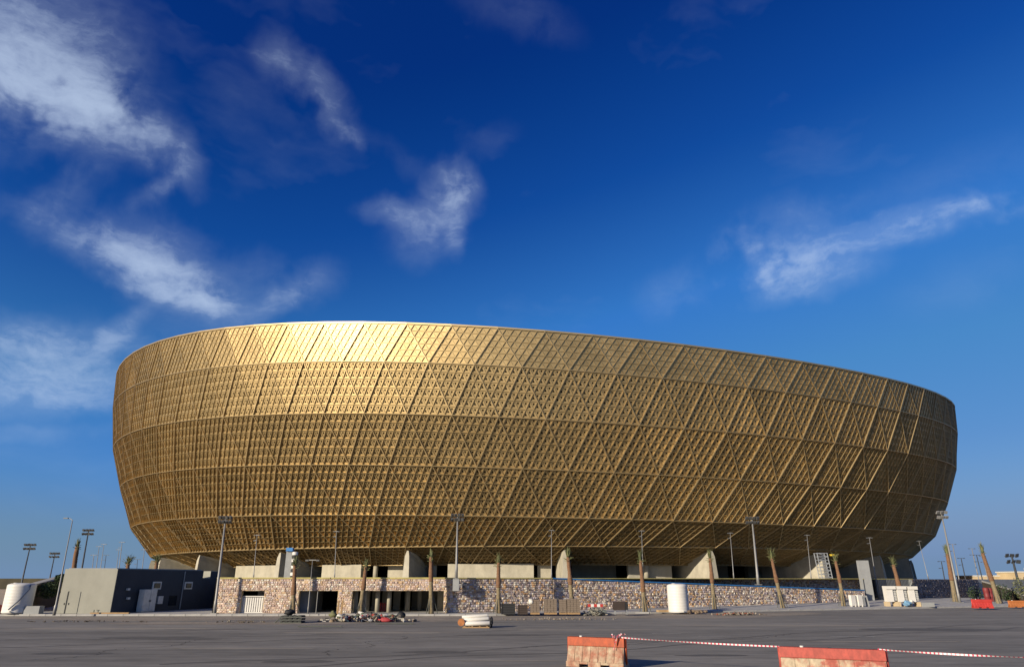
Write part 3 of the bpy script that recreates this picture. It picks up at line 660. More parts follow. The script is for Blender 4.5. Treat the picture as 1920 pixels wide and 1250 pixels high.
# water tanks
def tank(px, py, Y, wpx, hpx, label, group=None, hose=False):
    p = at(px, py, Y); rr = wpx / 2 / 1372 * Y; hh = hpx / 1372 * Y * 1.0; base = Vector((p.x, Y, p.z))
    root = thing('water_tank', base, label, 'tank', group)
    prof = []; nR = 9
    for i in range(nR):
        z = hh * .93 * i / nR; dz = hh * .93 / nR
        prof += [(rr * .992, z), (rr, z + dz * .2), (rr, z + dz * .8), (rr * .992, z + dz * .98)]
    prof += [(rr * .96, hh * .95), (rr * .75, hh * .985), (rr * .3, hh), (.02, hh)]
    q = MB(); q.lathe(base, prof, 40); part(q, 'tank_body', M['white'], root, smooth=True)
    q = MB(); q.lathe(base + Vector((-rr * .35, -rr * .2, hh * .95)), [(rr * .22, 0), (rr * .22, .1), (rr * .18, .13), (.01, .13)], 16); part(q, 'lid', M['dirtywhite'], root)
    q = MB(); q.tube([base + Vector((rr * .2, -rr * .97, .12)), base + Vector((rr * .2, -rr * 1.15, .12))], .05, 8); part(q, 'outlet', M['dirtywhite'], root)
    if hose:
        q = MB(); q.tube([base + Vector((rr * .9, -rr * .35, hh * .95)), base + Vector((rr * .98, -rr * .5, hh * .8)), base + Vector((rr * .6, -rr * .95, hh * .4)), base + Vector((rr * .1, -rr * 1.12, hh * .12))], .045, 8); part(q, 'hose', mat('dark_blue_hose', (.02, .04, .09), .5), root, smooth=True)
    return root
tank(30, 1148, 57.6, 47, 52, 'white plastic water tank with a dark blue hose at the far left', hose=True)
p = pav(38, 1152); q = MB(); q.box((p.x - .3, 56.9 + .5, .42), (1.7, .6, .58)); tag(q.build('concrete_block', M['conc2']), 'low grey concrete block in front of the left water tank', 'block')
q = MB(); q.tube([(p.x - 1.35, 57.1, .1), (p.x - 1.35, 57.1, .75)], .06, 10); tag(q.build('white_post', M['white']), 'short white post beside the left water tank', 'post')
p = pav(2, 1150); rb0 = thing('red_drum', (p.x - .2, 57.4, .13), 'dark red drum cut by the left picture edge', 'drum'); q = MB(); q.lathe((p.x - .2, 57.4, .13), [(.33, 0), (.35, .05), (.33, .3), (.35, .33), (.33, .36), (.33, .6), (.35, .65)], 20); part(q, 'drum_body', M['darkred'], rb0, smooth=True)
q = MB(); q.lathe((p.x - .2, 57.4, .785), [(.32, 0), (.32, .01), (.05, .012)], 20); part(q, 'drum_lid', M['darkred'], rb0)
# retaining wall rising to the right with pale coping
ra, rb_ = at(58, 1100, 61), at(119, 1082, 76)
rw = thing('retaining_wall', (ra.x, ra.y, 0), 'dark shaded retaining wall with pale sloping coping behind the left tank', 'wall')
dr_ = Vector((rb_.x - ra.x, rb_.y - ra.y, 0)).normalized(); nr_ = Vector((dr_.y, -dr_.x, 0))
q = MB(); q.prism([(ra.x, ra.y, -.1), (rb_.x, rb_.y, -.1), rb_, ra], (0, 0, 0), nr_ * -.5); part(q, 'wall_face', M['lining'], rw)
q = MB(); up = Vector((0, 0, .003)); q.prism([ra + up, rb_ + up, rb_ + Vector((0, 0, .14)), ra + Vector((0, 0, .14))], nr_ * .06, nr_ * -.6); part(q, 'coping', M['kerb'], rw)
q = MB(); q.box((-190, 230, 1.2), (300, 14, 3.8), None, None, .9); o = q.build('embankment', mat('dry_scrub_bank', (.05, .042, .022), .95, 0, .3, .2)); structure(o)

# ================================================================== VEGETATION
def frond(q, c, az_, tilt, L, wd, curl):
    dirh = Vector((math.cos(az_), math.sin(az_), 0)); side = Vector((-math.sin(az_), math.cos(az_), 0)); p = Vector(c); n = 5; vs = []
    for i in range(n + 1):
        t = i / n; ti = tilt + curl * t * t; ww = wd * (.35 + 1.3 * t * (1 - t) * 1.6) * (1 - .75 * t * t)
        vs += [p + side * ww + Vector((0, 0, .02)), p - side * ww + Vector((0, 0, .02)), p + Vector((0, 0, -.015))]
        p = p + (Vector((0, 0, 1)) * math.cos(ti) + dirh * math.sin(ti)) * (L / n)
    fs = []
    for i in range(n):
        a = i * 3; fs += [(a, a + 2, a + 5, a + 3), (a + 2, a + 1, a + 4, a + 5)]
    q.add(vs, fs)
def palm(base, top, r0, label, wrap=.45, tuft=1.0, spread=.5, stakes=True, bend=0.0, bare=False):
    base, top = Vector(base), Vector(top); root = thing('palm_tree', base, label, 'palm tree', 'staked young palms')
    n = 16; H = (top - base).length; ax = (top - base).normalized(); sidev = Vector((1, 0, 0))
    pts = []; rad = []
    for i in range(n + 1):
        t = i / n; off = bend * (t ** 2.2) - bend * t
        pts.append(base + (top - base) * t + sidev * off + Vector((random.uniform(-.01, .01), random.uniform(-.01, .01), 0)))
        bulge = .35 * math.exp(-((t - wrap - .08) / .09) ** 2) + .12 * math.exp(-((t - .88) / .08) ** 2)
        rad.append(r0 * (1.25 - .5 * t + .25 * math.exp(-t * 14) + bulge * .7))
    k = int(n * wrap)
    def rings(ps, rs):                              # leaf-base rings: stepped radius
        P2, R2 = [], []
        for i in range(len(ps) - 1):
            for j in range(4):
                t = j / 4; P2.append(ps[i].lerp(ps[i + 1], t)); R2.append((rs[i] + (rs[i + 1] - rs[i]) * t) * (1.06 if j % 2 else .96))
        P2.append(ps[-1]); R2.append(rs[-1]); return P2, R2
    q = MB(); q.tube(*rings(pts[:k + 1], rad[:k + 1]), 12, jit=.05); part(q, 'lower_trunk', M['barkgrey'], root, smooth=True)
    q = MB(); q.tube(*rings(pts[k:], [r * 1.07 for r in rad[k:]]), 12, jit=.07); part(q, 'upper_trunk', M['bark'], root, smooth=True)
    if not bare:
        q = MB(); c = pts[-1] - ax * .12
        for i in range(int(40 + 30 * tuft)):
            frond(q, c + Vector((random.uniform(-.08, .08), random.uniform(-.08, .08), random.uniform(-.25, .1))), random.uniform(0, 6.283), random.uniform(.02, .34) * spread * 2, random.uniform(.55, 1.15) * (.5 + .6 * tuft), random.uniform(.03, .06), random.uniform(.1, 1.3) * spread)
        for i in range(22): frond(q, c + Vector((0, 0, random.uniform(-.4, .1))), random.uniform(0, 6.283), random.uniform(.4, 1.0), random.uniform(.3, .55), .04, 1.0)
        part(q, 'crown', M['frond'], root)
    if stakes:
        for a in (0.4, 2.4, 4.4):
            f = base + Vector((math.cos(a) * .55, math.sin(a) * .3, 0)); tt = pts[int(n * .36)]
            q = MB(); q.tube([f, tt + Vector((math.cos(a) * .16, math.sin(a) * .12, 0))], .03, 6); part(q, 'stake', M['stake'], root)
    return root
PALMS = [((549, 1150), (553, 1058), 'slim palm between the lattice gate and the black garage opening', .42, .45, .45),
 ((675, 1150), (686, 1062), 'thin-topped palm in front of the left end of the columned opening', .5, .4, .5),
 ((808, 1150), (808, 1044), 'straight palm in front of the right end of the columned opening', .62, .35, .3),
 ((935, 1149), (935, 1054), 'palm left of the dark crates, braced by stakes against the stone wall', .52, .55, .35),
 ((1074, 1149), (1065, 1044), 'palm rising behind the stacked paving pallets', .5, .6, .4),
 ((1210, 1146), (1201, 1050), 'palm standing just left of the white upright tank', .42, .75, .35),
 ((1340, 1141), (1331, 1046), 'palm with orange trunk just right of the white upright tank', .55, .75, .35),
 ((1468, 1139), (1447, 1046), 'palm leaning left before the middle of the blue-edged ramp wall', .5, .9, .45),
 ((1582, 1135), (1566, 1050), 'bent palm with drooping yellowish crown beside the white panels', .55, .6, .5)]
for (b0, t0_, lab, wr, tf, sp) in PALMS:
    p = pav(*b0); t_ = at(t0_[0], t0_[1], p.y); palm(p, t_, .155, lab, wr, tf, sp, True, -.25 if 'bent' in lab else random.uniform(-.08, .08))
for (b0, Y, t0_, lab, wr, tf, sp) in [((1692, 1120), 80, (1675, 1058), 'palm behind the three white units under the bowl edge', .4, .8, .6),
 ((1792, 1129), 82, (1776, 1038), 'tall palm beside the rightmost floodlight mast', .45, 1.2, .4),
 ((1874, 1131), 80, (1842, 1036), 'strongly leaning palm behind the small red barrier at far right', .45, 1.15, .35),
 ((136, 1092), 66, (145, 1024), 'bare palm trunk rising over the roof of the grey building', .3, .5, .4),
 ((242, 1092), 76, (240, 1056), 'small palm crown over the left part of the shaded roof', .3, .9, .9),
 ((292, 1092), 80, (294, 1052), 'small palm crown over the middle of the shaded roof', .3, .9, .9)]:
    p = at(b0[0], b0[1], Y); p.z = pave_z(p.x, p.y) if b0[0] > 1600 else 0; t_ = at(t0_[0], t0_[1], Y); palm(p, t_, .2, lab, wr, tf, sp, b0[0] > 1600)
def leaf_cloud(q, c, d, n, s):
    for _ in range(n):
        v = Vector((random.gauss(0, 1), random.gauss(0, 1), random.gauss(0, 1))).normalized() * (random.random() ** .4)
        p = Vector(c) + Vector((v.x * d[0], v.y * d[1], v.z * d[2])); a = Vector((random.gauss(0, 1), random.gauss(0, 1), random.gauss(0, 1))).normalized(); b2 = a.orthogonal().normalized()
        q.add([p - a * s, p + b2 * s * .5, p + a * s, p - b2 * s * .5], [(0, 1, 2, 3)])
def shrub(px, py, Y, wd, hg, label, m='leaf', n=500):
    p = at(px, py, Y); root = thing('shrub', (p.x, Y, max(0, p.z)), label, 'shrub', 'dark shrubs'); q = MB(); leaf_cloud(q, p + Vector((0, 0, hg * .5)), (wd / 2, wd / 3, hg * .55), n, .11); part(q, 'crown', M[m], root)
    q = MB()
    for i in range(5): q.tube([(p.x + random.uniform(-.1, .1), Y, max(0, p.z) - .05), (p.x + random.uniform(-wd / 3, wd / 3), Y + random.uniform(-.2, .2), p.z + hg * .7)], .02, 5)
    part(q, 'stem', M['stake'], root)
shrub(1832, 1127, 88, 1.9, 1.7, 'dark green shrub left of the red drums at far right')
shrub(1882, 1127, 86, 3.0, 1.9, 'wide dark shrub behind the strongly leaning palm')
shrub(1904, 1128, 88, 2.0, 1.2, 'low dark shrub behind the orange block at the right edge')
shrub(113, 1090, 64, 1.1, .6, 'small dark shrub peeping over the retaining wall beside the lamp post')
shrub(88, 1120, 64.5, 2.2, 1.3, 'dark creeper hanging against the shaded retaining wall', n=700)
shrub(1918, 1122, 78, 1.6, 2.2, 'olive green plant cut by the right picture edge', 'frond', 400)

# ================================================================== MASTS AND LAMPS
def flood_mast(bp, tp, label, rows=2, nl=4, r0=.11, boxw=.34, m='pole', lm='lampbox', foot=True, group='floodlight masts'):
    bp, tp = Vector(bp), Vector(tp); root = thing('floodlight_mast', bp, label, 'floodlight', group); up = (tp - bp).normalized()
    q = MB(); q.tube([bp, bp + up * .9, bp + up * .95, tp], [r0 * 1.25, r0 * 1.15, r0, r0 * .55], 10); part(q, 'pole', M[m], root, smooth=True)
    if foot: q = MB(); q.box(bp + Vector((0, 0, .03)), (r0 * 4.5, r0 * 4.5, .06)); part(q, 'base_plate', M[m], root)
    for rw_ in range(rows):
        c = tp - up * (rw_ * boxw * 1.25); q = MB(); q.box(c, (nl * boxw * 1.05, .06, .06)); part(q, 'crossbar', M[lm], root)
        for i in range(nl):
            x = (i - (nl - 1) / 2) * boxw * 1.05; q = MB(); rt = Matrix.Rotation(R(random.uniform(25, 50)), 3, 'X') @ Matrix.Rotation(R(random.uniform(-20, 20)), 3, 'Z')
            q.box(c + Vector((x, -.1, .1)), (boxw * .8, .16, boxw * .75), rt); part(q, 'floodlight', M[lm], root)
    return root
p = pav(402, 1150); flood_mast(p, at(423, 972, p.y), 'floodlight mast at the left end of the pink stone wall', 2, 4, .11, .27)
q = MB(); c0 = at(855, 1096, 58.55); q.box((c0.x, 58.6, c0.z), (.5, .4, .9)); pier_o = tag(q.build('stone_plinth', M['conc2']), 'grey plinth jutting from the stone wall below the middle mast', 'plinth')
flood_mast((c0.x, 58.6, c0.z + .452), at(858, 968, 58.6), 'floodlight mast on a plinth in the middle of the stone wall', 2, 4, .10, .27)
d_ = at(1422, 1096, 68.5); flood_mast(d_, at(1410, 973, 68.5), 'floodlight mast standing on the ramp wall right of the picture middle', 2, 4, .12, .33)
p = pav(1800, 1129); flood_mast(p, at(1765, 962, p.y), 'tall floodlight mast against the sky at the right end of the stadium', 2, 3, .12, .42, 'pole', 'pole')
flood_mast(at(1913, 1105, 130).xy.to_3d(), at(1897, 1042, 130), 'dark floodlight mast near the right edge of the picture', 2, 3, .25, .85, 'darkpole', 'darkpole')
for bx, tx, ty, Y, lab in [((41, 1090), 57, 1022, 120, 'leftmost dark floodlight mast above the embankment'), ((92, 1090), 103, 1038, 140, 'short dark floodlight mast between the tank and the tall lamp post'), ((150, 1090), 166, 995, 100, 'dark floodlight mast rising behind the bare palm trunk')]:
    a = at(bx[0], bx[1], Y); flood_mast((a.x, Y, 0), at(tx, ty, Y), lab, 2, 4, .14, .5 if Y > 110 else .4, 'darkpole', 'lampbox', False)
# tall lamp post with curved arm at the grey building
p = pav(101, 1153); tp = at(136, 975, p.y); lp = thing('street_lamp', p, 'tall lamp post with a long side arm left of the grey building', 'street lamp')
q = MB(); q.tube([p, p.lerp(tp, .10), p.lerp(tp, .11), tp], [.11, .10, .06, .03], 10); part(q, 'pole', M['pole'], lp, smooth=True)
q = MB(); e = at(124, 971, p.y); q.tube([tp, tp.lerp(e, .4) + Vector((0, 0, .08)), e], .025, 6); part(q, 'arm', M['pole'], lp)
q = MB(); q.box(e, (.34, .16, .07)); part(q, 'lamp_head', M['lampbox'], lp)
def slim_lamp(bp, tp, label, arms=2, m='pole', r=.05, hd=.32, group='slim lamp posts'):
    bp, tp = Vector(bp), Vector(tp); root = thing('lamp_post', bp, label, 'lamp post', group); up = (tp - bp).normalized()
    q = MB(); q.tube([bp, bp.lerp(tp, .12), bp.lerp(tp, .13), tp], [r * 1.5, r * 1.4, r, r * .6], 8); part(q, 'pole', M[m], root, smooth=True)
    for i in range(arms):
        c = tp - up * (i * hd * 1.9); s = (1 if i % 2 == 0 else -1)
        q = MB(); q.box(c + Vector((0 if i == 0 else -hd * .5, 0, .03)), (hd * (2.0 if i == 0 else 1.0), .1, .06)); part(q, 'arm', M[m], root)
        for sx in ((-1, 1) if i == 0 else (-1,)):
            q = MB(); q.box(c + Vector((sx * hd * .85, 0, .0)), (hd * .5, .16, .12)); part(q, 'lamp_head', M[m if m != 'pole' else 'lampbox'], root)
    return root
for bx, tx, ty, Y, lab in [(475, 482, 1003, 84, 'slim lamp post over the lattice gate, before the bowl'), (627, 631, 996, 84, 'slim lamp post above the black garage opening, before the bowl'),
    (1034, 1034, 994, 84, 'slim lamp post beside the central concrete fin'), (1206, 1203, 995, 84, 'slim lamp post rising over the palm left of the white tank'), (1376, 1369, 999, 88, 'slim lamp post under the bowl left of the ramp mast'),
    (1521, 1513, 1003, 92, 'slim lamp post left of the metal scaffold tower'), (1741, 1723, 1014, 112, 'slim lamp post at the right foot of the bowl')]:
    a = at(bx, 1085, Y); slim_lamp((a.x, Y, PZ), at(tx, ty, Y), lab)
p = at(1648, 1122, 83); slim_lamp((p.x, 83, pave_z(p.x, 83)), at(1630, 1008, 83), 'slim lamp post standing before the dark railing')
p = pav(577, 1150); slim_lamp(p, at(586, 1050, p.y), 'thin pole with a side arm before the black garage opening', 1, 'pole', .035, .5)
p = pav(592, 1151); q = MB(); q.tube([p, at(596, 1108, p.y)], .03, 6); tag(q.build('short_pole', M['pole']), 'short thin pole before the black garage opening', 'pole')
for bx, tx, ty, Y, m_, lab in [(172, 176, 1040, 170, 'pole', 'far thin mast just right of the bare palm trunk'), (178, 186, 1024, 180, 'pole', 'far mast over the lit part of the grey roof, second of four'),
    (186, 195, 1020, 190, 'pole', 'tallest far mast over the lit part of the grey roof'), (194, 199, 1040, 200, 'darkpole', 'far dark mast near the roof corner of the grey building'),
    (217, 223, 1030, 190, 'pole', 'far mast over the shaded roof, left of a close pair'), (222, 229, 1016, 180, 'pole', 'taller far mast over the shaded roof, right of a close pair'), (256, 258, 1048, 200, 'darkpole', 'far short mast between two palm crowns'),
    (265, 271, 1030, 170, 'pole', 'far pale mast close to the left foot of the bowl'),
    (1771, 1765, 1052, 150, 'darkpole', 'dark far lamp post left of the tall right palm'), (1798, 1786, 1020, 150, 'pole', 'pale far lamp post right of the tall right palm'), (1811, 1802, 1046, 150, 'darkpole', 'dark far lamp post between the two right palms'),
    (1836, 1822, 1028, 160, 'pole', 'pale far lamp post left of the leaning palm'), (1843, 1831, 1040, 150, 'darkpole', 'dark far lamp post touching the leaning palm crown from the left'), (1854, 1842, 1042, 170, 'pole', 'faint far lamp post just right of the leaning palm crown')]:
    a = at(bx, 1088, Y); slim_lamp((a.x, Y, 0), at(tx, ty, Y), lab, 2 if bx > 1000 or bx in (194, 222, 256) else 1, m_, .13 if bx > 1000 else .10, .7, 'far lamp posts')

# ================================================================== THINGS UNDER THE BOWL, RAILING, PYLON
p = at(1628, 1120, 81.5); zb_ = pave_z(p.x, 81.5); q = MB(); q.box((p.x, 81.5, (zb_ + 4.7) / 2), (1.15, .5, 4.7 - zb_)); tag(q.build('pylon', M['conc2']), 'dark grey concrete slab pylon beside the railing', 'pylon')
rl = thing('railing', (39.3, 81.2, .6), 'dark metal railing with upright bars between ramp and shaded wall', 'railing')
P0, P1 = Vector((39.3, 81.2, 0)), Vector((47.3, 85.6, 0)); bars = 34
for i in range(bars + 1):
    c = P0.lerp(P1, i / bars); z0 = pave_z(c.x, c.y); q = MB(); q.box((c.x, c.y, (z0 + PZ) / 2), (.05, .05, PZ - z0)); part(q, 'bar', M['rail'], rl)
for z in (1.05, PZ): q = MB(); q.tube([(P0.x, P0.y, z), (P1.x, P1.y, z)], .04, 6); part(q, 'rail', M['yellow'] if z > 2 else M['rail'], rl)
# scaffold tower right, banded duct left
p = at(1549, 1086, 100); sct = thing('scaffold_tower', (p.x, 100, PZ), 'slender metal scaffold tower beside a concrete fin on the right', 'scaffold'); hS = at(1544, 1036, 100).z
for sx in (-.7, .7):
    for sy in (-.5, .5): q = MB(); q.tube([(p.x + sx, 100 + sy, PZ), (p.x + sx - .25, 100 + sy, hS)], .06, 6); part(q, 'upright', M['steel'], sct)
nb_ = 7
for i in range(nb_ + 1):
    z = PZ + .2 + (hS - PZ - .25) * i / nb_; ox = -.25 * (z - PZ) / (hS - PZ)
    for sy in (-.5, .5): q = MB(); q.tube([(p.x - .7 + ox, 100 + sy, z), (p.x + .7 + ox, 100 + sy, z)], .045, 6); part(q, 'rung', M['steel'], sct)
    if i < nb_: q = MB(); s_ = 1 if i % 2 else -1; q.tube([(p.x - .7 * s_ + ox, 99.5, z), (p.x + .7 * s_ + ox, 99.5, z + (hS - PZ) / nb_)], .035, 6); part(q, 'brace', M['steel'], sct)
p = at(1560, 1040, 100); q = MB(); q.box((p.x, 100, p.z), (.6, .3, .22)); q.box((p.x + .4, 100, p.z - .15), (.35, .3, .25), Matrix.Rotation(.5, 3, 'Y')); tag(q.build('yellow_hood', mat('bright_yellow', (.6, .42, .03), .6)), 'yellow hood fixed beside the top of the scaffold tower', 'hood')
p = at(540, 1082, 110); zt_ = at(540, 1033, 110).z; q = MB(); q.box((p.x, 110, (PZ + zt_) / 2), (1.0, 1.0, zt_ - PZ)); sc_ = tag(q.build('grey_panel_shaft', M['conc2']), 'grey shaft wrapped at the left concrete fin, blue on top', 'shaft')
q = MB(); q.box((p.x, 109.6, zt_ + .25), (1.0, .8, .5)); tag(q.build('blue_sheet', M['blue']), 'blue sheet on top of the grey shaft at the left fin', 'sheet')
p = at(549, 1082, 109); zt_ = at(549, 1034, 109).z; dk = thing('banded_duct', (p.x, 109, PZ), 'upright duct with black and white bands at the left fin', 'duct'); nb_ = 8
for i in range(nb_):
    a, c = PZ + (zt_ - PZ) * i / nb_, PZ + (zt_ - PZ) * (i + 1) / nb_
    q = MB(); q.lathe((p.x, 109, a), [(.36, 0), (.42, .05), (.42, c - a - .06), (.36, c - a - .003)], 16); part(q, 'band', M['white'] if i % 2 else M['black'], dk, smooth=False)

# ================================================================== SITE CLUTTER BEFORE THE WALL
def pallet(root, c, wd=1.05, dp=.9, h=.13):
    for i in range(5): q = MB(); q.box((c[0] - wd / 2 + .1 + i * (wd - .2) / 4, c[1], c[2] + h - .012), (.16, dp, .024)); part(q, 'deck_board', M['wood'], root)
    for sy in (-1, 0, 1): q = MB(); q.box((c[0], c[1] + sy * (dp / 2 - .06), c[2] + h / 2 - .013), (wd, .1, h - .026)); part(q, 'bearer', M['wood'], root)
bk = None
for px, wd, hh, lab in [(1003, .72, 1.05, 'leftmost pallet of paving blocks, with a pale cloth on top'), (1032, .98, 1.1, 'wide pallet of paving blocks, second from the dark crates'), (1055, .58, 1.06, 'narrow pallet of paving blocks, third from the dark crates'), (1075, 1.0, 1.12, 'rightmost pallet of paving blocks, at the palm foot')]:
    p = pav(px, 1150.5); root = thing('block_pallet', p, lab, 'pallet', 'pallets of paving blocks'); pallet(root, p, wd, .8)
    nx = max(2, int(wd / .24)); nz = 7; bw = wd / nx; bh = (hh - .13) / nz; me = None
    for i in range(nx):
        for j in range(nz):
            for yk in (0,):
                if me is None: q = MB(); q.box((0, 0, 0), (bw - .012, .78, bh - .01)); o = part(q, 'block', M['block'], root); me = o.data
                else: o = bpy.data.objects.new('block', me); C.objects.link(o); o.parent = root
                o.location = (-wd / 2 + (i + .5) * bw + random.uniform(-.008, .008), random.uniform(-.02, .02), .132 + (j + .5) * bh)
    if wd == .72: q = MB(); q.blob((p.x - .3, p.y - .2, p.z + .9), (.2, .3, .22)); tag(q.build('pale_cloth', M['dirtywhite'], smooth=True), 'pale cloth heap on the leftmost block pallet', 'cloth')
for px, wd, hh, lab, m_ in [(953, 1.08, .78, 'black wooden crate right of the staked palm', 'black'), (980, .78, .68, 'smaller dark brown slatted crate between black crate and pallets', 'brown')]:
    p = pav(px, 1150.5); root = thing('crate', p, lab, 'crate')
    q = MB(); q.box(p + Vector((0, 0, hh / 2)), (wd - .06, .6, hh - .06)); part(q, 'box_body', M[m_], root)
    for k_ in range(5): q = MB(); q.box(p + Vector((0, -.32, .06 + (hh - .12) * k_ / 4)), (wd, .03, .12)); part(q, 'slat', M[m_], root)
    for sx in (-1, 1): q = MB(); q.box(p + Vector((sx * (wd / 2 - .05), -.35, hh / 2)), (.08, .03, hh)); part(q, 'batten', M[m_], root)
# dark cabinet on a trolley, scrap heap
p = pav(1163, 1151); root = thing('dark_cabinet', p, 'dark brown metal cabinet on thin legs beside the scrap heap', 'cabinet')
q = MB(); q.box(p + Vector((-.08, 0, .62)), (.85, .6, .62)); part(q, 'body', M['brown'], root)
q = MB(); q.box(p + Vector((.47, 0, .62)), (.24, .55, .58)); part(q, 'side_panel', M['black'], root)
for sx in (-.4, .5):
    for sy in (-.22, .22): q = MB(); q.tube([p + Vector((sx, sy, 0)), p + Vector((sx * .95, sy, .32))], .025, 6); part(q, 'leg', M['steel'], root)
def heap(name, px, py, wd, dp, hh, n, pal, label, cat, bar=.35, sz=1.0):
    p = gnd(px, py, .02); q = MB()
    for _ in range(n):
        x = max(-1, min(1, random.gauss(0, .45))); y = random.uniform(-1, 1); z = hh * max(0, 1 - x * x) * random.uniform(0, .9)
        c = p + Vector((x * wd / 2, y * dp / 2, z + .05 * sz)); rt = Quaternion(Vector((random.gauss(0, 1), random.gauss(0, 1), random.gauss(0, 1))).normalized(), random.uniform(-.5, .5)).to_matrix() @ Matrix.Rotation(random.uniform(0, 3), 3, 'Z')
        t = random.choice(pal); k_ = random.random()
        if k_ < bar: q.box(c, (random.uniform(.3, 1.0) * sz, random.uniform(.04, .1) * sz, random.uniform(.02, .06) * sz), rt, t)
        elif k_ < .75: q.blob(c, (random.uniform(.08, .2) * sz, random.uniform(.08, .18) * sz, random.uniform(.06, .16) * sz), t, 8, 5, .3)
        else: q.box(c, (random.uniform(.12, .35) * sz, random.uniform(.12, .3) * sz, random.uniform(.05, .2) * sz), rt, t)
    o = q.build(name, DEBRIS, tint=True, origin=p); tag(o, label, cat); o['kind'] = 'stuff'; return o
MIX = [(.55, .52, .48), (.10, .09, .08), (.30, .22, .14), (.35, .06, .05), (.12, .16, .10), (.5, .45, .35), (.08, .10, .14), (.2, .17, .14), (.42, .42, .44), (.16, .12, .09)]
heap('debris', 690, 1164, 6.2, 1.6, .42, 260, MIX, 'long littered heap of mixed rubbish before the wall openings', 'debris', .35, .8)
heap('debris', 1118, 1153, 2.2, 1.0, .5, 80, [(.25, .24, .2), (.12, .11, .1), (.4, .36, .28), (.18, .2, .19)], 'heap of grey scrap timber and metal left of the dark cabinet', 'debris', .6)
heap('debris', 1385, 1152, 4.2, .9, .14, 90, [(.25, .2, .15), (.35, .3, .24), (.14, .11, .09), (.3, .1, .06)], 'flat scatter of rubble along the kerb right of the tank', 'debris', .3, .6)
heap('debris', 450, 1166, 4.5, .8, .1, 40, [(.12, .1, .08), (.2, .16, .12), (.3, .26, .2)], 'thin scatter of dirt clods left of the broken pallets', 'debris', .4, .4)
heap('debris', 150, 1165, 9, .5, .07, 40, [(.10, .085, .07), (.16, .13, .1)], 'thin line of dark clods before the grey building', 'debris', .5, .4)
heap('debris', 1050, 1160, 8, 2.2, .03, 60, [(.25, .2, .15), (.35, .3, .24)], 'fine scatter of pebbles and chips before the pallets', 'debris', .1, .4)
p = gnd(1118, 1147, .1); q = MB()
rwb = thing('striped_board', p + Vector((0, .6, .25)), 'red and white striped board on the scrap heap', 'board')
for i in range(5): q = MB(); q.box(p + Vector((-.5 + i * .26, .6, .5)), (.255, .05, .22)); part(q, 'stripe', M['red'] if i % 2 == 0 else M['white'], rwb)
def bag(px, py, d, m_, label):
    p = gnd(px, py, .02); q = MB(); q.blob(p + Vector((0, 0, d[2] * .6)), (d[0] * .9, d[1] * .8, d[2] * .75), None, 9, 6, .3); return tag(q.build('bag', M[m_], smooth=True, origin=p), label, 'bag', 'bags on the rubbish heap')
bag(624, 1157, (.32, .3, .32), 'greenbag', 'olive yellow bag at the left end of the rubbish heap')
bag(636, 1159, (.3, .25, .22), 'dirtywhite', 'whitish bag next to the olive bag on the rubbish heap')
bag(655, 1163, (.28, .25, .2), 'tarp', 'pale blue bag in the left half of the rubbish heap')
bag(694, 1160, (.3, .25, .25), 'brown', 'dark brown bag near the middle of the rubbish heap')
bag(722, 1165, (.55, .3, .2), 'redbag', 'large crimson sack in the right half of the rubbish heap')
bag(735, 1160, (.5, .3, .22), 'greenbag', 'flat olive sack behind the crimson sack')
bag(752, 1158, (.34, .3, .3), 'black', 'black bag at the right end of the rubbish heap')
p = gnd(674, 1163, .0); q = MB(); q.box(p + Vector((0, 0, .33)), (.36, .04, .5), Matrix.Rotation(.25, 3, 'Y') @ Matrix.Rotation(-.25, 3, 'X')); tag(q.build('white_board', M['white']), 'small white board propped up in the rubbish heap', 'board')
# rubbish-like stakes left of heap
for px, lab in ((633, 'left of two rough upright timbers at the black opening edge'), (640, 'right of two rough upright timbers at the black opening edge')):
    p = pav(px, 1151); q = MB(); q.box(p + Vector((0, 0, .5)), (.12, .1, 1.0), Matrix.Rotation(.06, 3, 'Y')); tag(q.build('timber_post', M['wood']), lab, 'timber')
p = gnd(548, 1167, 0); root = thing('broken_pallet_stack', p, 'dark stack of broken pallets on the road edge below the slim palm', 'pallets')
for k_ in range(3):
    for i in range(5): q = MB(); q.box(p + Vector((-.6 + i * .3 + random.uniform(-.05, .05), 0, .10 + k_ * .17)), (.2, 1.0, .03), Matrix.Rotation(random.uniform(-.06, .06), 3, 'Y')); part(q, 'board', M['stake'], root)
    for sy in (-.4, .4): q = MB(); q.box(p + Vector((0, sy, .035 + k_ * .17)), (1.4, .09, .08)); part(q, 'bearer', M['stake'], root)
q = MB(); q.tube([p + Vector((-1.1, -.2, 0)), p + Vector((-.6, -.2, .45))], .03, 6); part(q, 'loose_bar', M['stake'], root)
q = MB(); q.blob(p + Vector((-.35, .3, .62)), (.35, .3, .18), None, 10, 6, .2); tag(q.build('black_sheet', M['black'], smooth=True), 'crumpled dark sheet on the broken pallet stack', 'sheet')
for px, py, L_, lab in ((600, 1175, 2.6, 'thin dark batten lying flat on the road, the nearer one'), (740, 1170, 2.4, 'thin dark batten on the road below the rubbish heap')):
    p = gnd(px, py); q = MB(); q.box(p + Vector((0, 0, .05)), (L_, .09, .06), Matrix.Rotation(.04, 3, 'Z')); tag(q.build('batten', M['stake']), lab, 'batten')
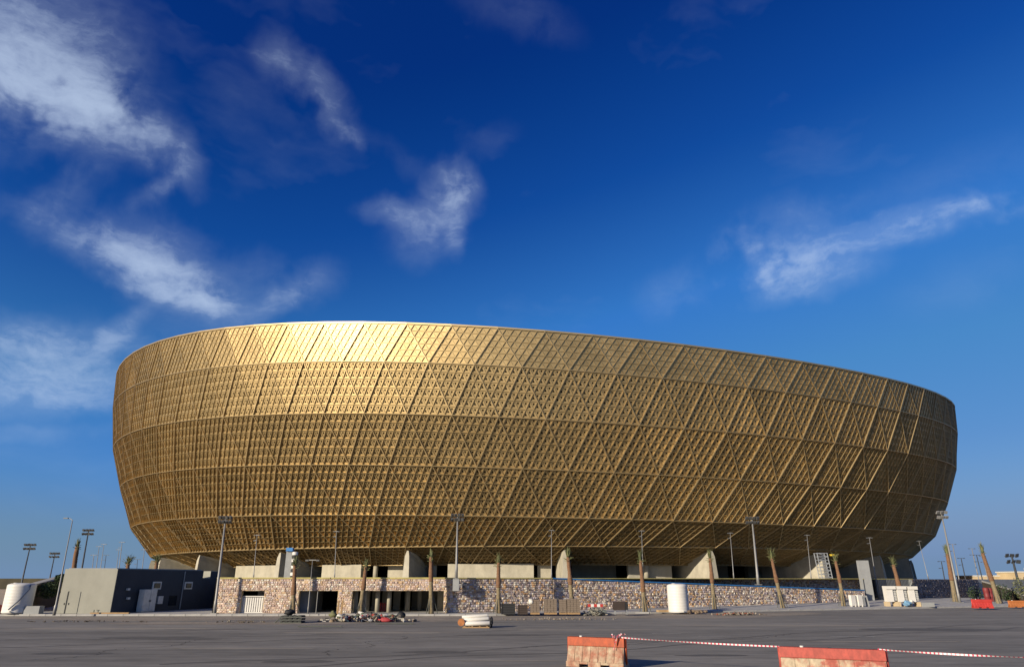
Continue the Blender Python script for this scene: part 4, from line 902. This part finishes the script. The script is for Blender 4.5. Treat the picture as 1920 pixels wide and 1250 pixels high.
# pallet with rolled white membrane and an orange cable drum
p = gnd(893, 1176, 0); rt_ = thing('membrane_stack', p, 'stack of white rolled membranes lying on a low wooden pallet', 'rolls')
for i in range(4): q = MB(); q.box(p + Vector((-.75 + i * .5, 0, .13)), (.1, 1.0, .05)); part(q, 'deck_board', M['wood'], rt_)
for sy in (-.45, .45): q = MB(); q.box(p + Vector((0, sy, .055)), (1.8, .1, .09)); part(q, 'bearer', M['wood'], rt_)
for y_, z_, x_, L_, r_, a_ in [(-.28, .34, .1, 1.65, .18, .02), (.1, .34, .12, 1.6, .18, -.02), (.42, .33, .1, 1.6, .17, 0), (-.1, .63, .0, 1.7, .16, .06), (.25, .62, .05, 1.6, .15, -.03), (-.05, .86, -.1, 1.75, .13, .08)]:
    q = MB(); d2 = Vector((math.cos(a_), 0, math.sin(a_))) * L_ / 2; c = p + Vector((x_, y_, z_)); q.tube([c - d2, c - d2 * .98, c + d2 * .98, c + d2], [r_ * .93, r_, r_, r_ * .9], 14); part(q, 'roll', M['white'], rt_, smooth=True)
rt_.scale = (.86, .86, .72)
q = MB(); q.blob(p + Vector((1.02, 0, .42)), (.12, .5, .38), None, 10, 7, .2); part(q, 'black_wrap', M['black'], rt_)
c = p + Vector((-.86, -.35, .31)); cdm = thing('cable_drum', (c.x, c.y, .1), 'small orange cable drum at the left end of the membrane stack', 'cable drum')
for sx in (-.07, .07): q = MB(); q.tube([c + Vector((0, sx - .012, 0)), c + Vector((0, sx + .012, 0))], .2, 20); part(q, 'flange', mat('worn_orange_wood', (.34, .13, .04), .8, 0, .25, 6.0), cdm)
q = MB(); q.tube([c + Vector((0, -.057, 0)), c + Vector((0, .057, 0))], .15, 16); part(q, 'core', M['card'], cdm)
# white tank and earth mound
pt = pav(1273, 1147); tank(1273, 1147, pt.y, 38, 50, 'white ribbed upright water tank standing on the pavement before the ramp wall')
q = MB()
for i in range(60): q.blob((pt.x + .9 + random.gauss(0, .45), pt.y - .35 + random.uniform(-.3, .3), pt.z - .02 + random.uniform(0, .14)), (.14, .12, .09), None, 7, 4, .3)
o = tag(q.build('earth_mound', M['rock'], origin=pt), 'small brown earth mound at the foot of the white tank', 'mound'); o['kind'] = 'stuff'
q = MB(); q.box((pt.x - 1.3, pt.y + .2, pt.z + .09), (.9, .5, .16), Matrix.Rotation(.2, 3, 'Z')); tag(q.build('sack', M['card']), 'flat tan sack on the pavement left of the white tank', 'sack')
# white panel units and three white hoods on block feet
for k_, (px, lab) in enumerate([(1600, 'left white upright panel unit beside the bent palm'), (1613, 'right white upright panel unit beside the bent palm')]):
    p = pav(px, 1136.5); root = thing('panel_unit', p, lab, 'panel'); q = MB(); q.box(p + Vector((0, 0, .58)), (.52, .35, .95), Matrix.Rotation(.3, 3, 'Z')); part(q, 'panel', M['white'], root)
    for sx in (-.18, .18): q = MB(); q.box(p + Vector((sx, 0, .07)), (.08, .3, .22)); part(q, 'foot', M['white'], root)
    q = MB(); q.box(p + Vector((.42, .12, .5)), (.22, .3, .9), Matrix.Rotation(.3, 3, 'Z')); part(q, 'side_return', M['conc2'], root)
p = pav(1624, 1136); q = MB(); q.box(p + Vector((.15, 0, .5)), (.12, .4, 1.0), Matrix.Rotation(-.15, 3, 'Y')); tag(q.build('leaning_board', M['conc2']), 'narrow grey board leaning beside the white panel units', 'board')
for px, lab in [(1672, 'leftmost of three white hooded units on block feet'), (1692, 'middle of three white hooded units on block feet'), (1713, 'rightmost of three white hooded units on block feet')]:
    p = pav(px, 1134.5); root = thing('hooded_unit', p, lab, 'unit', 'white hooded units')
    q = MB(); q.box(p + Vector((-.15, 0, 1.0)), (.62, .7, 1.15)); part(q, 'body', M['white'], root)
    q = MB(); q.box(p + Vector((0, -.05, 1.72)), (.94, .8, .30)); part(q, 'hood', M['white'], root)
    q = MB(); q.box(p + Vector((.34, .05, 1.0)), (.36, .55, 1.0)); part(q, 'side_grille', M['conc2'], root)
    for j in range(6): q = MB(); q.box(p + Vector((.34, -.24, .62 + j * .15)), (.34, .03, .05)); part(q, 'louvre', M['dirtywhite'], root)
    for sx in (-.42, .42): q = MB(); q.box(p + Vector((sx, 0, .21)), (.34, .6, .42)); part(q, 'block_foot', M['tan'], root)
p = pav(1697, 1134.5) + Vector((0, -.6, 0)); q = MB(); q.blob(p + Vector((-.1, 0, .3)), (.4, .28, .24), None, 9, 6, .32); tag(q.build('cloth_bundle', M['tarp'], smooth=False, origin=p), 'blue cloth bundle before the middle white hooded unit', 'bundle')
q = MB(); q.blob(p + Vector((.36, -.05, .5)), (.14, .12, .14), None, 10, 7, .1); tag(q.build('white_bag', M['white'], smooth=True, origin=p), 'small white bag on the right of the blue bundle', 'bag')
p = pav(1738, 1132); q = MB(); q.box(p + Vector((0, 0, .2)), (1.2, .5, .4)); tag(q.build('concrete_block', M['conc2']), 'low grey block right of the three white hooded units', 'block')
# far right: drums, blocks, stair, tan houses
for i, (px, lab) in enumerate([(1853, 'dark red drum, leftmost behind the small red barrier'), (1862, 'dark red drum, middle behind the small red barrier'), (1868, 'dark red drum, nearest the leaning palm foot')]):
    p = at(px, 1127, 84); q = MB(); c = Vector((p.x, 84 + i * .2, pave_z(p.x, 84))); root = thing('drum', c, lab, 'drum', 'dark red drums')
    q.lathe(c, [(.3, 0), (.32, .06), (.3, .5), (.32, .53), (.3, .56), (.3, 1.0), (.32, 1.05), (.32, 1.4), (.3, 1.45)], 18); part(q, 'drum_body', M['darkred'], root, smooth=True)
    q = MB(); q.lathe(c + Vector((0, 0, 1.453)), [(.28, 0), (.28, .02), (.03, .025)], 18); part(q, 'lid', M['darkred'], root)
root = thing('low_building', (150, 205, 0), 'low sand-coloured house on the horizon at the right edge', 'building')
for cx, cy, wd, hh in ((146, 205, 12, 4.6), (157, 210, 10, 5.6), (137, 212, 9, 3.6)):
    q = MB(); q.box((cx, cy, hh / 2), (wd, 8, hh)); wl_ = part(q, 'wall', M['tan'], root)
    q = MB(); q.box((cx, cy, hh + .15), (wd + .4, 8.4, .3)); part(q, 'roof', M['dirtywhite'], root)
    for k_ in range(3): q = MB(); q.box((cx - wd * .3 + k_ * wd * .3, cy - 4.02, hh * .6), (1.2, .06, 1.3)); part(q, 'window', M['glass'], root)
a, c = at(1858, 1098, 96), at(1922, 1117, 84)
root = thing('outdoor_stair', (a.x, a.y, 0), 'pale outdoor stair with slanted parapets at the right edge', 'stair')
for off, z_ in ((0, 0), (1.6, .5)):
    q = MB(); q.prism([(a.x, a.y + off, -.1), (c.x, c.y + off, -.1), c + Vector((0, off, z_)), a + Vector((0, off, z_))], (0, 0, 0), (.1, .25, 0)); part(q, 'stair_flank', M['lining'], root)
    q = MB(); q.prism([a + Vector((0, off, z_ + .003)), c + Vector((0, off, z_ + .003)), c + Vector((0, off, z_ + .2)), a + Vector((0, off, z_ + .2))], (-.05, -.05, 0), (.15, .35, 0)); part(q, 'parapet', M['pave'], root)

# ================================================================== PLASTIC BARRIERS AND TAPE
def barrier_mat(name, hi, lo, z0):
    m = mat(name, lo, .62, 0, .12, 3.5, .15, col2=tuple(min(1, c * 1.0) for c in hi), thr=(.40, .60), spec=.35); return m
BM = dict(orange=mat('sun_orange', (.34, .055, .010), .65, 0, .22, 3.0, .1), fade=mat('faded_orange', (.30, .11, .065), .85, 0, .15, 3.5, .15, col2=(.42, .33, .22), thr=(.36, .64)),
          red=mat('sun_red', (.36, .06, .04), .65, 0, .2, 3.0, .1), fade2=mat('faded_red', (.36, .095, .065), .85, 0, .1, 2.2, .15, col2=(.45, .36, .24), thr=(.40, .56)))
for k_ in BM: second_layer(BM[k_], 9.0, .62, 1.15, (1, 1, .5))
def barrier(c, L, H, yaw, label, top, low, detail=True):
    """traffic barrier: narrow upright top, flared grooved skirt with fork pockets; built along local x"""
    c = Vector(c); root = thing('traffic_barrier', c, label, 'barrier', 'plastic traffic barriers'); root.rotation_euler = (0, 0, yaw)
    tw, mw, bw = .11 * H / .87, .17 * H / .87, .29 * H / .87; zs, zf = .70 * H, .17 * H; hl = L / 2
    def loft(secs, x0, x1, name, m):
        q = MB(); n = len(secs); q.add([(x0, y, z) for y, z in secs] + [(x1, y, z) for y, z in secs], [tuple(range(n))[::-1], tuple(range(n, 2 * n))] + [(i, (i + 1) % n, (i + 1) % n + n, i + n) for i in range(n)])
        o = q.build(name, m); o.parent = root
        bv = o.modifiers.new('bevel', 'BEVEL'); bv.width = .014; bv.segments = 2; bv.limit_method = 'ANGLE'; return o
    loft([(-tw - .012, zs), (tw + .012, zs), (tw, H), (-tw, H)], -hl, hl, 'top_rail', M_top)
    core = .022
    loft([(-bw + core, zf), (bw - core, zf), (tw - .004, zs - .002), (-tw + .004, zs - .002)], -hl + .02, hl - .02, 'core', M_low)
    # base with pocket openings
    pk = [(-hl * .52, -hl * .22), (hl * .22, hl * .52)]
    for a, b_ in ((-hl, pk[0][0]), (pk[0][1], pk[1][0]), (pk[1][1], hl)):
        loft([(-bw, 0), (bw, 0), (bw, zf + .02), (-bw, zf + .02)], a, b_, 'base_block', M_low)
    for a, b_ in pk: loft([(-bw, zf * .62), (bw, zf * .62), (bw, zf + .02), (-bw, zf + .02)], a + .002, b_ - .002, 'pocket_lintel', M_low)
    n = 7; wd = (L - .06) / n
    for sy in (-1, 1):
        for i in range(n):
            x0 = -hl + .03 + i * wd + .018; x1 = x0 + wd - .036
            secs = [(sy * (bw - .03), zf + .02), (sy * bw, zf + .02), (sy * (tw + .012), zs - .01), (sy * (tw - .02), zs - .01)]
            if sy > 0: secs = secs[::-1]
            loft(secs, x0, x1, 'grooved_panel', M_low)
    for sx in (-1, 1):
        q = MB(); q.tube([(sx * (hl + .0), 0, .12), (sx * (hl + .0), 0, H * .96)], .045, 10); o = q.build('joint_tongue', M_top, smooth=True); o.parent = root
    q = MB(); q.tube([(-hl * .55, 0, H - .005), (-hl * .55, 0, H + .035)], .05, 12); o = q.build('filler_cap', M['white']); o.parent = root
    q = MB(); q.box((-.02, 0, H + .002), (.09, .1, .012)); o = q.build('lifting_slot', M['black']); o.parent = root
    return root
yaw1 = R(-27); M_top, M_low = BM['orange'], BM['fade']
b1 = gnd(1118, 1250.5, 0); barrier((b1.x + .05, b1.y + .1, 0), 1.93, .87, yaw1, 'orange traffic barrier with faded grooved lower half, tape knotted on its right end', 0, 0)
M_top, M_low = BM['red'], BM['fade2']
b2 = at(1557, 1214, 20.2); barrier((b2.x, b2.y, 0), 2.62, b2.z + .0, R(-24), 'coral red traffic barrier with cream lower panels cut by the bottom picture edge', 0, 0)
M_top, M_low = M['red'], M['red']
p3 = pav(1843, 1139.5); barrier((p3.x, p3.y, p3.z - .0), 1.75, .78, R(-6), 'small bright red traffic barrier far off on the right pavement', 0, 0)
M_top, M_low = M['orange'], M['orange']
p4 = pav(1910, 1138); barrier((p4.x, p4.y, p4.z), 1.7, .62, R(-4), 'low rusty orange traffic barrier at the right picture edge', 0, 0)
# barrier tape: twisted ribbon of short red and white lengths
import itertools
tp_root = thing('barrier_tape', (0, 0, 0), 'red and white barrier tape stretched between the two near barriers', 'tape')
T0 = Vector((b1.x + .05, b1.y + .1, 0)) + Vector((math.cos(yaw1), math.sin(yaw1), 0)) * .80 + Vector((0, 0, .89))
T1 = at(1646, 1216.5, 19.75); T2 = at(1935, 1232, 17.6)
def ribbon(A, Bp, sag, n, tw0, wd=.035, rate=1.0):
    reds, whites = MB(), MB(); L = (Bp - A).length; d = (Bp - A).normalized(); s = d.cross(Vector((0, 0, 1))).normalized()
    pp = []
    for i in range(n + 1):
        t = i / n; c = A.lerp(Bp, t) + Vector((0, 0, -sag * 4 * t * (1 - t))); g = tw0 + rate * L * t + .6 * math.sin(9 * t)
        v = Vector((0, 0, 1)) * math.cos(g) + s * math.sin(g); pp.append((c + v * wd, c - v * wd))
    for i in range(n):
        a, b_ = pp[i], pp[i + 1]; off = s * .003
        (reds if i % 5 < 2 else whites).add([a[0], a[1], b_[1], b_[0], a[0] + off, a[1] + off, b_[1] + off, b_[0] + off], [(0, 1, 2, 3), (7, 6, 5, 4), (0, 3, 7, 4), (1, 5, 6, 2), (0, 4, 5, 1), (3, 2, 6, 7)])
    return reds, whites
TR = mat('tape_red', (.55, .04, .09), .4); TW = mat('tape_white', (.62, .57, .56), .5)
for A, Bp, sg, n in ((T0, T1, .05, 330), (T1, T2, .02, 180)):
    a, c = ribbon(A, Bp, sg, n, .15, .021, .12); part(a, 'red_stripes', TR, tp_root)['kind'] = 'stuff'; part(c, 'white_stripes', TW, tp_root)['kind'] = 'stuff'
kn = thing('tape_knot', T0, 'crumpled knot of red and white tape hanging on the orange barrier', 'tape')
for j in range(9):
    A = T0 + Vector((random.uniform(-.3, .05), random.uniform(-.16, -.05), random.uniform(-.02, .07))); Bp = A + Vector((random.uniform(-.16, .16), random.uniform(-.06, .02), random.uniform(-.42, .06)))
    if j > 5: Bp.z = A.z + random.uniform(0, .05)
    a, c = ribbon(A, Bp, -.02, 12, random.uniform(0, 3), .03, 6.0); part(a, 'red_stripes', TR, kn)['kind'] = 'stuff'; part(c, 'white_stripes', TW, kn)['kind'] = 'stuff'
